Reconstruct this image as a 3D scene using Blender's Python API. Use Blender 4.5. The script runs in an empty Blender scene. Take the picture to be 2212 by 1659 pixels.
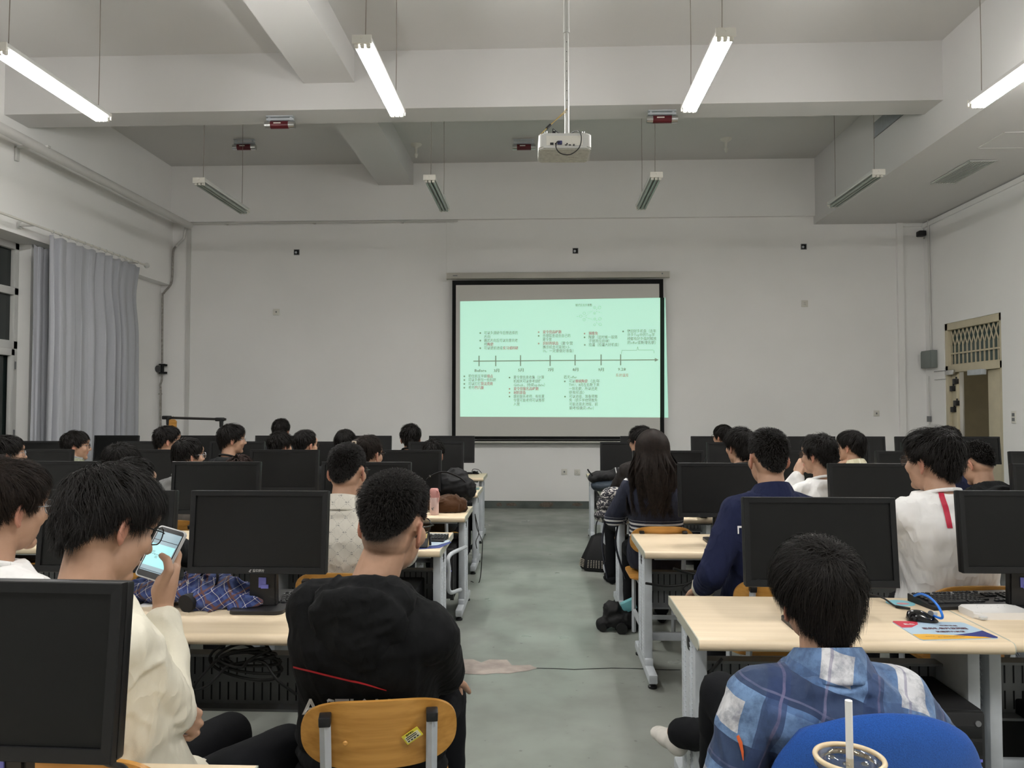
import bpy, bmesh, math, random
import numpy as np
from mathutils import Vector, Matrix, noise as mnoise
from mathutils.bvhtree import BVHTree

random.seed(7)
SC = bpy.context.scene
COL = SC.collection
PI = math.pi
R = math.radians

# ------------------------------------------------------------------ camera
FPX = 1650.0
IW, IH = 2212, 1659
CAMZ = 1.54
_yaw = math.atan((1172 - IW / 2) / FPX)            # aisle vanishing point sits at (1172, 883)
_pit = math.atan((883 - IH / 2) / math.hypot(FPX, 1172 - IW / 2))
CF = Vector((-math.sin(_yaw) * math.cos(_pit), math.cos(_yaw) * math.cos(_pit), math.sin(_pit)))
CR = Vector((math.cos(_yaw), math.sin(_yaw), 0))
CU = CR.cross(CF)
CC = Vector((0, 0, CAMZ))
cam = bpy.data.objects.new('camera', bpy.data.cameras.new('camera'))
COL.objects.link(cam)
cam.matrix_world = Matrix(((CR.x, CU.x, -CF.x, 0), (CR.y, CU.y, -CF.y, 0), (CR.z, CU.z, -CF.z, CAMZ), (0, 0, 0, 1)))
cam.data.sensor_width = 36
cam.data.lens = FPX / IW * 36
cam.data.clip_start = 0.02
SC.camera = cam

def ray(px, py): return CF * FPX + CR * (px - IW / 2) + CU * (IH / 2 - py)
def at(px, py, Y): d = ray(px, py); return CC + d * (Y / d.y)
def atZ(px, py, Z): d = ray(px, py); return CC + d * ((Z - CAMZ) / d.z)
def atX(px, py, X): d = ray(px, py); return CC + d * (X / d.x)

# ------------------------------------------------------------------ world, exposure
w = bpy.data.worlds.new('night'); SC.world = w; w.use_nodes = True
w.node_tree.nodes['Background'].inputs[0].default_value = (0.30, 0.36, 0.40, 1)
w.node_tree.nodes['Background'].inputs[1].default_value = 0.02
SC.view_settings.view_transform = 'Standard'
SC.view_settings.look = 'None'
SC.view_settings.gamma = 1
SC.view_settings.use_curve_mapping = False
SC.view_settings.exposure = 0.0
TUBE_W = 163.0        # strength of the lit fluorescent tubes
SC.cycles.max_bounces = 6
SC.cycles.diffuse_bounces = 4
SC.cycles.glossy_bounces = 3
SC.cycles.transmission_bounces = 4
SC.cycles.transparent_max_bounces = 8
SC.cycles.caustics_reflective = False
SC.cycles.caustics_refractive = False
SC.cycles.use_denoising = True

# ------------------------------------------------------------------ materials
def lin(c):
    return tuple((x / 255 / 12.92) if x / 255 <= 0.04045 else ((x / 255 + 0.055) / 1.055) ** 2.4 for x in c)

def _set(b, **kw):
    for k, v in kw.items():
        b.inputs[k].default_value = v

def mat(name, rgb, rough=0.5, spec=0.5, metal=0.0, noise=None, bump=None, emit=None, strength=0.0, sheen=0.0):
    """rgb linear; noise=(scale, amount) varies the colour; bump=(scale, strength, distance)."""
    m = bpy.data.materials.new(name); m.use_nodes = True
    nt = m.node_tree; b = nt.nodes['Principled BSDF']
    b.inputs['Base Color'].default_value = (*rgb, 1)
    b.inputs['Roughness'].default_value = rough
    b.inputs['Specular IOR Level'].default_value = spec
    b.inputs['Metallic'].default_value = metal
    if sheen: b.inputs['Sheen Weight'].default_value = sheen
    if noise:
        tc = nt.nodes.new('ShaderNodeTexCoord'); n = nt.nodes.new('ShaderNodeTexNoise')
        n.inputs['Scale'].default_value = noise[0]; n.inputs['Detail'].default_value = 4
        nt.links.new(tc.outputs['Object'], n.inputs['Vector'])
        r = nt.nodes.new('ShaderNodeValToRGB')
        a = noise[1]
        r.color_ramp.elements[0].position = 0.3; r.color_ramp.elements[1].position = 0.7
        r.color_ramp.elements[0].color = (*[c * (1 - a) for c in rgb], 1)
        r.color_ramp.elements[1].color = (*[min(1, c * (1 + a)) for c in rgb], 1)
        nt.links.new(n.outputs['Fac'], r.inputs['Fac']); nt.links.new(r.outputs['Color'], b.inputs['Base Color'])
    if bump:
        tc = nt.nodes.new('ShaderNodeTexCoord'); n = nt.nodes.new('ShaderNodeTexNoise')
        n.inputs['Scale'].default_value = bump[0]; n.inputs['Detail'].default_value = 3
        nt.links.new(tc.outputs['Object'], n.inputs['Vector'])
        bp = nt.nodes.new('ShaderNodeBump'); bp.inputs['Strength'].default_value = bump[1]; bp.inputs['Distance'].default_value = bump[2]
        nt.links.new(n.outputs['Fac'], bp.inputs['Height']); nt.links.new(bp.outputs['Normal'], b.inputs['Normal'])
    if emit:
        b.inputs['Emission Color'].default_value = (*emit, 1); b.inputs['Emission Strength'].default_value = strength
    return m

class NG:
    """tiny helper to wire node materials"""
    def __init__(s, name):
        s.m = bpy.data.materials.new(name); s.m.use_nodes = True; s.t = s.m.node_tree
        s.b = s.t.nodes['Principled BSDF']; s.tc = s.n('ShaderNodeTexCoord')
    def n(s, typ, **kw):
        x = s.t.nodes.new(typ)
        for k, v in kw.items(): setattr(x, k, v)
        return x
    def l(s, a, b): s.t.links.new(a, b)
    def math(s, op, a, b=None, clamp=False):
        x = s.n('ShaderNodeMath', operation=op, use_clamp=clamp)
        for i, v in enumerate((a, b)):
            if v is None: continue
            if isinstance(v, (int, float)): x.inputs[i].default_value = v
            else: s.l(v, x.inputs[i])
        return x.outputs[0]
    def mix(s, fac, a, b, mode='MIX'):
        x = s.n('ShaderNodeMix', data_type='RGBA', blend_type=mode)
        for sock, v in ((x.inputs[0], fac), (x.inputs[6], a), (x.inputs[7], b)):
            if isinstance(v, (int, float)): sock.default_value = v
            elif isinstance(v, tuple): sock.default_value = (*v, 1)
            else: s.l(v, sock)
        return x.outputs[2]
    def ramp(s, fac, stops):
        r = s.n('ShaderNodeValToRGB'); e = r.color_ramp.elements
        while len(e) < len(stops): e.new(0.5)
        for el, (p, c) in zip(e, stops): el.position = p; el.color = (*c, 1)
        s.l(fac, r.inputs[0]); return r.outputs[0]
    def noise(s, scale, detail=3, vec=None, stretch=None, rough=0.5):
        n = s.n('ShaderNodeTexNoise'); n.inputs['Scale'].default_value = scale; n.inputs['Detail'].default_value = detail
        n.inputs['Roughness'].default_value = rough
        v = vec or s.tc.outputs['Object']
        if stretch:
            mp = s.n('ShaderNodeMapping'); mp.inputs['Scale'].default_value = stretch; s.l(v, mp.inputs[0]); v = mp.outputs[0]
        s.l(v, n.inputs['Vector']); return n.outputs['Fac']
    def xyz(s):
        x = s.n('ShaderNodeSeparateXYZ'); s.l(s.tc.outputs['Object'], x.inputs[0]); return x.outputs
    def bump(s, h, strength, dist):
        bp = s.n('ShaderNodeBump'); bp.inputs['Strength'].default_value = strength; bp.inputs['Distance'].default_value = dist
        s.l(h, bp.inputs['Height']); s.l(bp.outputs[0], s.b.inputs['Normal'])
    def base(s, c):
        if isinstance(c, tuple): s.b.inputs['Base Color'].default_value = (*c, 1)
        else: s.l(c, s.b.inputs['Base Color'])

M = {}
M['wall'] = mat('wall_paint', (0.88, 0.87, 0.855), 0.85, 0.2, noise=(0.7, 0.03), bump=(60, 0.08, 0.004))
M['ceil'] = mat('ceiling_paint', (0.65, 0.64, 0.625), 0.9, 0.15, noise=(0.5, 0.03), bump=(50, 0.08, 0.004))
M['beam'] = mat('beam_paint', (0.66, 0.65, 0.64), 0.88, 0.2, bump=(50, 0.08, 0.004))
M['skirt'] = mat('skirting_paint', (0.085, 0.10, 0.09), 0.5, 0.4, noise=(4, 0.3))
M['white_metal'] = mat('white_enamel', (0.60, 0.60, 0.58), 0.45, 0.5)
M['offwhite'] = mat('offwhite_plastic', (0.70, 0.68, 0.62), 0.45, 0.5)
M['pipe'] = mat('painted_pipe', (0.62, 0.61, 0.59), 0.5, 0.4)
M['steel'] = mat('grey_steel_paint', (0.50, 0.53, 0.56), 0.42, 0.5, noise=(20, 0.05))
M['steel_dark'] = mat('dark_grey_steel', (0.17, 0.175, 0.18), 0.5, 0.4, noise=(8, 0.12))
M['rustpipe'] = mat('worn_conduit', (0.30, 0.28, 0.26), 0.5, 0.5, metal=0.3, noise=(25, 0.35))
M['chrome'] = mat('chrome', (0.6, 0.6, 0.6), 0.2, 0.5, metal=1.0)
M['black'] = mat('black_plastic', (0.012, 0.012, 0.013), 0.4, 0.4)
M['black_matte'] = mat('matte_black', (0.008, 0.008, 0.009), 0.7, 0.3)
M['bezel'] = mat('monitor_bezel', (0.008, 0.0084, 0.009), 0.45, 0.28, bump=(400, 0.1, 0.001))
M['panel'] = mat('monitor_screen', (0.005, 0.0052, 0.0052), 0.36, 0.28)
M['blue_led'] = mat('blue_tag', (0.20, 0.22, 0.75), 0.4, 0.5)
M['greybox'] = mat('grey_box_paint', (0.19, 0.21, 0.20), 0.5, 0.4)
M['cream'] = mat('cream_door_paint', (0.56, 0.50, 0.36), 0.5, 0.4, noise=(6, 0.06))
M['darkred'] = mat('dark_red_cylinder', (0.10, 0.006, 0.012), 0.3, 0.5)
M['tube_off'] = mat('unlit_tube', (0.30, 0.33, 0.30), 0.25, 0.5)
M['tube_on'] = mat('lit_tube', (0.9, 0.9, 0.9), 0.3, 0.3, emit=(1.0, 0.985, 0.955), strength=TUBE_W)
M['cord'] = mat('lamp_cord', (0.22, 0.19, 0.16), 0.8, 0.2)
M['whitetext'] = mat('white_print', (0.75, 0.75, 0.75), 0.5, 0.3)
M['greytext'] = mat('grey_print', (0.25, 0.25, 0.25), 0.5, 0.3)
M['cable'] = mat('black_cable', (0.010, 0.010, 0.010), 0.5, 0.4)
M['bluecable'] = mat('blue_cable', (0.02, 0.19, 0.75), 0.4, 0.4)
M['paper'] = mat('paper', (0.75, 0.76, 0.78), 0.7, 0.2)
M['edgeband'] = mat('desk_edge_band', (0.44, 0.44, 0.36), 0.5, 0.4)

def wood(name, c0, c1, grain_axis, scale, rough, spec=0.5):
    g = NG(name)
    st = [1, 1, 1]; st = [18, 18, 18]; st[grain_axis] = 0.8
    n = g.noise(scale, 4, stretch=tuple(st))
    g.base(g.ramp(n, [(0.35, c0), (0.65, c1)]))
    _set(g.b, Roughness=rough); g.b.inputs['Specular IOR Level'].default_value = spec
    return g.m
M['desk'] = wood('beige_laminate', (0.77, 0.625, 0.435), (0.84, 0.695, 0.50), 0, 2.2, 0.42)
M['chairwood'] = wood('amber_plywood', (0.46, 0.215, 0.040), (0.62, 0.315, 0.075), 0, 3.0, 0.38)

def floor_mat():
    g = NG('painted_floor')
    n1 = g.noise(0.55, 4); n2 = g.noise(3.0, 5); n3 = g.noise(24, 3)
    c = g.ramp(n1, [(0.32, (0.235, 0.245, 0.225)), (0.56, (0.28, 0.30, 0.268)), (0.75, (0.305, 0.338, 0.303))])
    d = g.ramp(n2, [(0.30, (0.86, 0.86, 0.85)), (0.55, (1, 1, 1))])
    c = g.mix(1.0, c, d, 'MULTIPLY')
    s = g.ramp(n3, [(0.26, (0.35, 0.34, 0.32)), (0.31, (1, 1, 1))])
    c = g.mix(0.6, c, s, 'MULTIPLY')
    g.base(c); _set(g.b, Roughness=0.33); g.b.inputs['Specular IOR Level'].default_value = 0.5
    g.l(g.ramp(n2, [(0.3, (0.5,) * 3), (0.7, (0.27,) * 3)]), g.b.inputs['Roughness'])
    return g.m
M['floor'] = floor_mat()

def glass_mat(name, tint=(1, 1, 1), fac=0.12):
    m = bpy.data.materials.new(name); m.use_nodes = True; t = m.node_tree
    t.nodes.remove(t.nodes['Principled BSDF'])
    tr = t.nodes.new('ShaderNodeBsdfTransparent'); tr.inputs[0].default_value = (*tint, 1)
    gl = t.nodes.new('ShaderNodeBsdfGlossy'); gl.inputs['Roughness'].default_value = 0.05
    mx = t.nodes.new('ShaderNodeMixShader'); mx.inputs[0].default_value = fac
    t.links.new(tr.outputs[0], mx.inputs[1]); t.links.new(gl.outputs[0], mx.inputs[2])
    t.links.new(mx.outputs[0], t.nodes['Material Output'].inputs[0])
    return m
M['glass'] = glass_mat('clear_glass', (0.93, 0.95, 0.95), 0.12)
M['night_glass'] = mat('dark_window_glass', (0.012, 0.018, 0.017), 0.12, 0.6)

# ------------------------------------------------------------------ mesh helpers
def BM(): return bmesh.new()

def _mi(faces, mi):
    if mi:
        for f in faces: f.material_index = mi

def box(bm, c, s, rot=None, bev=0.0, seg=2, mi=0):
    """box centred at c with full size s; rot is a 3x3/4x4 Matrix about its centre"""
    t = bmesh.new()
    bmesh.ops.create_cube(t, size=1)
    for v in t.verts: v.co = Vector((v.co.x * s[0], v.co.y * s[1], v.co.z * s[2]))
    if bev: bmesh.ops.bevel(t, geom=list(t.edges), offset=min(bev, min(s) * 0.49), segments=seg, profile=0.5, affect='EDGES')
    Mx = Matrix.Translation(Vector(c))
    if rot is not None: Mx = Mx @ (rot.to_4x4() if len(rot) == 3 else rot)
    merge(bm, t, Mx, mi)

def merge(bm, t, Mx=None, mi=0):
    vs = {}
    for v in t.verts: vs[v] = bm.verts.new(Mx @ v.co if Mx is not None else v.co)
    for f in t.faces:
        try: nf = bm.faces.new([vs[v] for v in f.verts])
        except ValueError: continue
        nf.material_index = mi if mi else f.material_index
        nf.smooth = f.smooth
    t.free()

def frame_of(d):
    d = Vector(d).normalized()
    a = Vector((0, 0, 1)) if abs(d.z) < 0.9 else Vector((1, 0, 0))
    u = a.cross(d).normalized(); return u, d.cross(u)

def cyl(bm, p0, p1, r0, r1=None, seg=12, caps=True, mi=0):
    p0, p1 = Vector(p0), Vector(p1); r1 = r0 if r1 is None else r1
    u, v = frame_of(p1 - p0)
    a = [bm.verts.new(p0 + (u * math.cos(2 * PI * i / seg) + v * math.sin(2 * PI * i / seg)) * r0) for i in range(seg)]
    b = [bm.verts.new(p1 + (u * math.cos(2 * PI * i / seg) + v * math.sin(2 * PI * i / seg)) * r1) for i in range(seg)]
    fs = [bm.faces.new((a[i], a[(i + 1) % seg], b[(i + 1) % seg], b[i])) for i in range(seg)]
    if caps: fs += [bm.faces.new(a[::-1]), bm.faces.new(b)]
    _mi(fs, mi)

def spline(pts, n=8):
    """Catmull-Rom through pts"""
    P = [Vector(p) for p in pts]; P = [P[0] * 2 - P[1]] + P + [P[-1] * 2 - P[-2]]
    out = []
    for i in range(1, len(P) - 2):
        for k in range(n):
            t = k / n; a, b, c, d = P[i - 1], P[i], P[i + 1], P[i + 2]
            out.append(0.5 * ((2 * b) + (c - a) * t + (2 * a - 5 * b + 4 * c - d) * t * t + (3 * b - a - 3 * c + d) * t ** 3))
    out.append(P[-2]); return out

def tube(bm, pts, r, seg=8, mi=0, flat=1.0):
    pts = [Vector(p) for p in pts]; rings = []; pu = None
    for i, p in enumerate(pts):
        d = (pts[min(i + 1, len(pts) - 1)] - pts[max(i - 1, 0)])
        if d.length < 1e-9: d = Vector((0, 0, 1))
        d.normalize()
        if pu is None: u, v = frame_of(d)
        else:
            u = pu - d * pu.dot(d); u = u.normalized() if u.length > 1e-6 else frame_of(d)[0]; v = d.cross(u)
        pu = u
        rr = r[i] if isinstance(r, (list, tuple)) else r
        rings.append([bm.verts.new(p + (u * math.cos(2 * PI * k / seg) + v * math.sin(2 * PI * k / seg) * flat) * rr) for k in range(seg)])
    fs = []
    for a, b in zip(rings, rings[1:]):
        fs += [bm.faces.new((a[k], a[(k + 1) % seg], b[(k + 1) % seg], b[k])) for k in range(seg)]
    fs += [bm.faces.new(rings[0][::-1]), bm.faces.new(rings[-1])]
    _mi(fs, mi)

def lathe(bm, prof, c=(0, 0, 0), seg=24, rot=None, mi=0, caps=True):
    Mx = Matrix.Translation(Vector(c)) @ (rot.to_4x4() if rot is not None else Matrix())
    rings = []
    for (r, z) in prof:
        rings.append([bm.verts.new(Mx @ Vector((r * math.cos(2 * PI * k / seg), r * math.sin(2 * PI * k / seg), z))) for k in range(seg)])
    fs = []
    for a, b in zip(rings, rings[1:]):
        fs += [bm.faces.new((a[k], a[(k + 1) % seg], b[(k + 1) % seg], b[k])) for k in range(seg)]
    if caps: fs += [bm.faces.new(rings[0][::-1]), bm.faces.new(rings[-1])]
    _mi(fs, mi)

def prism(bm, poly, h0, h1, Mx=None, mi=0):
    """polygon (x, y) extruded along local z from h0 to h1, then moved by Mx"""
    Mx = Mx or Matrix()
    a = [bm.verts.new(Mx @ Vector((x, y, h0))) for x, y in poly]; b = [bm.verts.new(Mx @ Vector((x, y, h1))) for x, y in poly]
    n = len(poly)
    fs = [bm.faces.new(a[::-1]), bm.faces.new(b)] + [bm.faces.new((a[i], a[(i + 1) % n], b[(i + 1) % n], b[i])) for i in range(n)]
    _mi(fs, mi)

def rrect(w, h, r, n=5):
    out = []
    for cx, cy, a0 in ((w / 2 - r, h / 2 - r, 0), (-w / 2 + r, h / 2 - r, 90), (-w / 2 + r, -h / 2 + r, 180), (w / 2 - r, -h / 2 + r, 270)):
        for k in range(n + 1):
            a = R(a0 + 90 * k / n); out.append((cx + r * math.cos(a), cy + r * math.sin(a)))
    return out

def quad(bm, a, b, c, d, mi=0):
    f = bm.faces.new([bm.verts.new(Vector(p)) for p in (a, b, c, d)]); f.material_index = mi

def obj(name, bm, m, parent=None, smooth=35, loc=None):
    me = bpy.data.meshes.new(name)
    bmesh.ops.recalc_face_normals(bm, faces=bm.faces)
    bm.to_mesh(me); bm.free()
    return link(name, me, m, parent, smooth, loc)

def link(name, me, m, parent=None, smooth=35, loc=None):
    for x in (m if isinstance(m, (list, tuple)) else [m]): me.materials.append(x)
    if smooth:
        for p in me.polygons: p.use_smooth = True
        try: me.set_sharp_from_angle(angle=R(smooth))
        except Exception: pass
    o = bpy.data.objects.new(name, me); COL.objects.link(o)
    if parent is not None: o.parent = parent
    if loc is not None: o.location = loc
    return o

def tag(o, label=None, cat=None, group=None, kind=None):
    if label: o['label'] = label
    if cat: o['category'] = cat
    if group: o['group'] = group
    if kind: o['kind'] = kind
    return o

def thing(name, label, cat, loc=(0, 0, 0), rz=0.0, group=None):
    o = bpy.data.objects.new(name, None); COL.objects.link(o)
    o.location = loc; o.rotation_euler = (0, 0, rz); o.empty_display_size = 0.1
    return tag(o, label, cat, group)

def struct(name, bm, m, parent=None, smooth=0):
    o = obj(name, bm, m, parent, smooth)
    if parent is None: o['kind'] = 'structure'
    return o

def kids(o): return [c for c in CHILD.get(o.name, [])]
def dup(root, loc, rz=None, label=None, group=None, skip=()):
    """copy a thing with copies of its parts and their sub-parts"""
    r = root.copy(); COL.objects.link(r); r.location = loc
    if rz is not None: r.rotation_euler = (0, 0, rz)
    if label: r['label'] = label
    if group: r['group'] = group
    for ch in list(root.children):
        if ch.name.split('.')[0] in skip: continue
        c = ch.copy(); COL.objects.link(c); c.parent = r
        for g in list(ch.children):
            d = g.copy(); COL.objects.link(d); d.parent = c
    return r

def text_into(bm, s, size, Mx, mi=0, bold=0.0, align='LEFT', width=None):
    """flat lettering as mesh; Mx places it (local x along the line, local y up). width: squeeze to this length"""
    cu = bpy.data.curves.new('lettering', 'FONT'); cu.body = s; cu.size = size; cu.align_x = align; cu.resolution_u = 1
    cu.offset = bold
    o = bpy.data.objects.new('lettering', cu); COL.objects.link(o)
    dg = bpy.context.evaluated_depsgraph_get(); dg.update()
    me = bpy.data.meshes.new_from_object(o.evaluated_get(dg))
    bpy.data.objects.remove(o); bpy.data.curves.remove(cu)
    n = len(me.vertices)
    if n:
        co = np.empty(n * 3); me.vertices.foreach_get('co', co); co = co.reshape(-1, 3)
        k = 1.0
        if width:
            wd = co[:, 0].max() - co[:, 0].min(); k = width / max(wd, 1e-6)
        vs = [bm.verts.new(Mx @ Vector((c[0] * k, c[1], c[2]))) for c in co]
        for p in me.polygons:
            try: f = bm.faces.new([vs[i] for i in p.vertices]); f.material_index = mi
            except ValueError: pass
    bpy.data.meshes.remove(me)
# ================================================================== THE ROOM
YB, XL, XR, ZC = 11.87, -5.89, 5.84, 5.39      # screen wall, curtain wall, door wall, ceiling
YR = -4.5
SX, SZ = 4.18, 4.38                            # boxed-in duct along the door wall

def slab(bm, x0, x1, y0, y1, z0, z1, mi=0):
    box(bm, ((x0 + x1) / 2, (y0 + y1) / 2, (z0 + z1) / 2), (x1 - x0, y1 - y0, z1 - z0), mi=mi)

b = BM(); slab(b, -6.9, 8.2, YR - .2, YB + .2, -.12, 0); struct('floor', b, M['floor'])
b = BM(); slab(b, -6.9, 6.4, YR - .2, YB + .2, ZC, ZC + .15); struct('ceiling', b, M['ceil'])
b = BM(); slab(b, -6.9, 6.4, YB, YB + .2, 0, ZC); slab(b, XL, SX, YB - .07, YB + .01, 4.5, ZC); struct('wall_front', b, M['wall'])
b = BM(); slab(b, -6.9, 6.4, YR - .2, YR, 0, ZC); struct('wall_rear', b, M['wall'])
b = BM()
slab(b, -6.7, XL, YR, YB, 3.5, ZC); slab(b, -6.7, XL - .18, 8.79, YB, 0, 3.5)
slab(b, -6.7, XL - .18, 5.3, 8.79, 0, .9); slab(b, -6.7, XL - .18, YR, 5.3, 0, 3.5)
struct('wall_left', b, M['wall'])
DY0, DY1, DZ = 9.95, 11.33, 2.77
b = BM()
slab(b, XR, XR + .25, YR, DY0, 0, ZC); slab(b, XR, XR + .25, DY1, YB, 0, ZC); slab(b, XR, XR + .25, DY0, DY1, DZ, ZC)
struct('wall_right', b, M['wall'])
# corridor beyond the door
b = BM(); slab(b, 7.75, 7.9, 8.0, 13.2, 0, 3.2); slab(b, 6.2, 7.9, 13.1, 13.2, 0, 3.2); slab(b, 6.2, 7.9, 8.0, 8.1, 0, 3.2); struct('wall_corridor', b, M['cream'])
b = BM(); slab(b, XR + .25, 7.9, 8.0, 13.2, 3.1, 3.2); struct('ceiling_corridor', b, M['ceil'])
lt = bpy.data.lights.new('added_corridor_light', 'AREA'); lt.energy = 14; lt.size = 0.3; lt.color = (1, .97, .88)  # unseen area light added to brighten the corridor walls
lo = bpy.data.objects.new('added_corridor_light', lt); COL.objects.link(lo); lo.location = (7.0, 9.6, 3.05)
# duct box, beams
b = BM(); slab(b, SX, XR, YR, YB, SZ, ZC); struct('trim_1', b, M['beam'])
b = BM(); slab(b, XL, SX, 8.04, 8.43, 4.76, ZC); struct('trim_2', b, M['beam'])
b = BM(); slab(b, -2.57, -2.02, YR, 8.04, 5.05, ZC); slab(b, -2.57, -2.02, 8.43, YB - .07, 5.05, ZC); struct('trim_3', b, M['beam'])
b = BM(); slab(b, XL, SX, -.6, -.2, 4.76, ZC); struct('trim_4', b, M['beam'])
# skirtings (painted strip at the foot of the walls)
b = BM(); slab(b, XL - .1, XR, YB - .012, YB, 0, .115); struct('baseboard_front', b, M['skirt'])
b = BM(); slab(b, XL - .1, XL - .088, YR, YB, 0, .115); struct('baseboard_left', b, M['skirt'])
b = BM(); slab(b, XR - .012, XR, YR, DY0, 0, .115); slab(b, XR - .012, XR, DY1, YB, 0, .115); struct('baseboard_right', b, M['skirt'])
# trunking and small trims on the walls
b = BM(); slab(b, -5.645, -5.585, YB - .025, YB, 0.1, 4.4); struct('trim_5', b, M['pipe'])          # beside the window corner
b = BM(); slab(b, 5.42, 5.51, YB - .05, YB, 0.1, 4.38); struct('trim_6', b, M['wall'])            # beside the door corner
b = BM(); slab(b, 5.51, XR, YB - .03, YB, 4.33, 4.38); slab(b, XR - .03, XR, 6.5, YB, 4.30, 4.36); struct('trim_7', b, M['wall'])
p0, p1 = at(957, 484, YB), at(964, 608, YB)
b = BM(); slab(b, p0.x, p1.x, YB - .02, YB, p1.z, p0.z + .06); struct('trim_8', b, M['wall'])
b = BM(); tube(b, [(-5.55, YB - .09, 4.47), (-1.32, YB - .09, 4.47)], .014, 8)
for x in (-5.0, -3.6, -2.2): box(b, (x, YB - .045, 4.47), (.03, .10, .025))
struct('trim_9', b, M['pipe'], smooth=40)

# peeled floor paint and the crack running from it
gp = mat('bare_screed', (0.40, 0.345, 0.31), 0.85, 0.2, noise=(9, .22))
outl = [(975, 1424), (1000, 1424), (1022, 1424), (1040, 1431), (1058, 1424), (1085, 1425), (1095, 1425), (1106, 1437), (1125, 1437), (1145, 1436), (1160, 1443),
        (1140, 1449), (1120, 1451), (1098, 1455), (1070, 1454), (1045, 1457), (1015, 1456), (990, 1454), (975, 1453)]
b = BM(); pv = [b.verts.new(atZ(x, y, .0015)) for x, y in outl]; b.faces.new(pv); struct('floor_patch', b, gp)
crk = [(1158, 1443), (1200, 1444), (1240, 1446), (1290, 1444), (1320, 1443), (1375, 1444), (1440, 1447), (1470, 1447)]
b = BM()
up = [atZ(x, y - .7, .0012) for x, y in crk]; dn = [atZ(x, y + .7, .0012) for x, y in crk]
for i in range(len(crk) - 1): quad(b, up[i], up[i + 1], dn[i + 1], dn[i])
struct('floor_crack', b, M['black_matte'])
stain = mat('worn_skirting', (0.13, 0.105, 0.085), 0.8, 0.2, noise=(30, .4))
b = BM()
for cx, w_, h_ in ((1078, 7, 5), (1105, 13, 4), (1180, 18, 6), (1247, 12, 4)):
    ring = []
    for k in range(14):
        a = 2 * PI * k / 14; q = .75 + .35 * random.random()
        ring.append(b.verts.new(at(cx + w_ * math.cos(a) * q, 1090 - h_ * math.sin(a) * q, YB - .0135)))
    b.faces.new(ring)
struct('baseboard_wear', b, stain)

# ------------------------------------------------------------------ window, curtain, rod, pipes
win = thing('window_1', None, None, (XL - .36, 0, 0)); win['kind'] = 'structure'
wb = BM(); Y0, Y1 = 5.3, 8.79
for (y0, y1, z0, z1) in ((Y0, Y1, .9, .98), (Y0, Y1, 3.42, 3.5), (Y0, Y1, 2.88, 2.97), (Y0, Y1, 2.24, 2.34), (Y1 - .07, Y1, .9, 3.5), (Y1 - .95, Y1 - .87, .9, 3.5), (Y0, Y0 + .07, .9, 3.5), (6.9, 6.98, .9, 3.5)):
    box(wb, (0, (y0 + y1) / 2, (z0 + z1) / 2), (.07, y1 - y0, z1 - z0), bev=.006)
obj('window_frame', wb, M['white_metal'], win)
sb = BM()
for (y0, y1, z0, z1) in ((8.66, 8.72, .98, 2.24), (7.92, 7.98, .98, 2.24), (7.92, 8.72, .98, 1.05), (7.92, 8.72, 2.16, 2.24)):
    box(sb, (.03, (y0 + y1) / 2, (z0 + z1) / 2), (.05, y1 - y0, z1 - z0), bev=.006)
obj('casement', sb, M['white_metal'], win)
hb = BM()
for z in (1.25, 2.05): box(hb, (.045, 8.732, z), (.03, .02, .09), bev=.004)
obj('hinge', hb, M['steel_dark'], win)
gb = BM(); box(gb, (-.02, (Y0 + Y1) / 2, 2.2), (.006, Y1 - Y0, 2.6)); obj('window_glass', gb, M['night_glass'], win)

cm = NG('curtain_cloth')
n = cm.noise(350, 2); cm.base(cm.ramp(n, [(.3, (.36, .37, .40)), (.7, (.43, .44, .475))])); _set(cm.b, Roughness=.9); cm.b.inputs['Sheen Weight'].default_value = .15
cm.bump(n, .25, .002)
def curtain(name, y0, y1, zt, zb, x0, amp, folds, label, ph=0.0):
    nu, nv = 260, 36; vs = []; fs = []
    for j in range(nv):
        v = j / (nv - 1); z = zt + (zb - zt) * v
        for i in range(nu):
            u = i / (nu - 1); t = u * folds * 2 * PI + ph + .55 * math.sin(u * 23 + ph)
            a = amp * (.45 + .55 * min(1, v * 3.2)) * (.65 + .45 * math.sin(u * 11 + 1.3))
            wv = math.sin(t) + .22 * math.sin(2.1 * t + v * 1.7) + .05 * math.sin(5 * t)
            pinch = 1 - .05 * math.exp(-((v - .12) / .1) ** 2)
            vs.append((x0 + a * wv + .012 * math.sin(v * 5 + u * 30) * v, y0 + (y1 - y0) * (u * pinch) + .018 * math.cos(t * 1.3), z + .008 * math.sin(t)))
    for j in range(nv - 1):
        for i in range(nu - 1):
            a = j * nu + i; fs.append((a, a + 1, a + nu + 1, a + nu))
    me = bpy.data.meshes.new(name); me.from_pydata(vs, [], fs)
    o = link(name, me, cm.m, None, 60)
    s = o.modifiers.new('thickness', 'SOLIDIFY'); s.thickness = .004
    return tag(o, label, 'curtain')
curtain('curtain', 8.53, 10.55, 3.545, .035, -5.69, .062, 10, 'long grey curtain hanging in pleats from the white rod')
curtain('curtain', 8.50, 8.80, 3.42, .035, -5.845, .018, 2.5, 'narrow strip of grey curtain tucked behind the wide curtain at the window', 1.0)
rod = thing('curtain_rod', 'white curtain rod with ball end above the grey curtain', 'curtain rod', (-5.69, 10.68, 3.60))
b = BM(); tube(b, [(0, -5.6, 0), (0, 0, 0)], .0135, 10); obj('pole', b, M['offwhite'], rod)
b = BM(); lathe(b, [(.014, -.02), (.03, -.005), (.04, .02), (.03, .05), (.006, .06)], (0, .01, 0), 16, Matrix.Rotation(-PI / 2, 3, 'X')); obj('finial', b, M['white_metal'], rod)
rb = BM(); random.seed(3)
ringm = M['white_metal']
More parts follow.
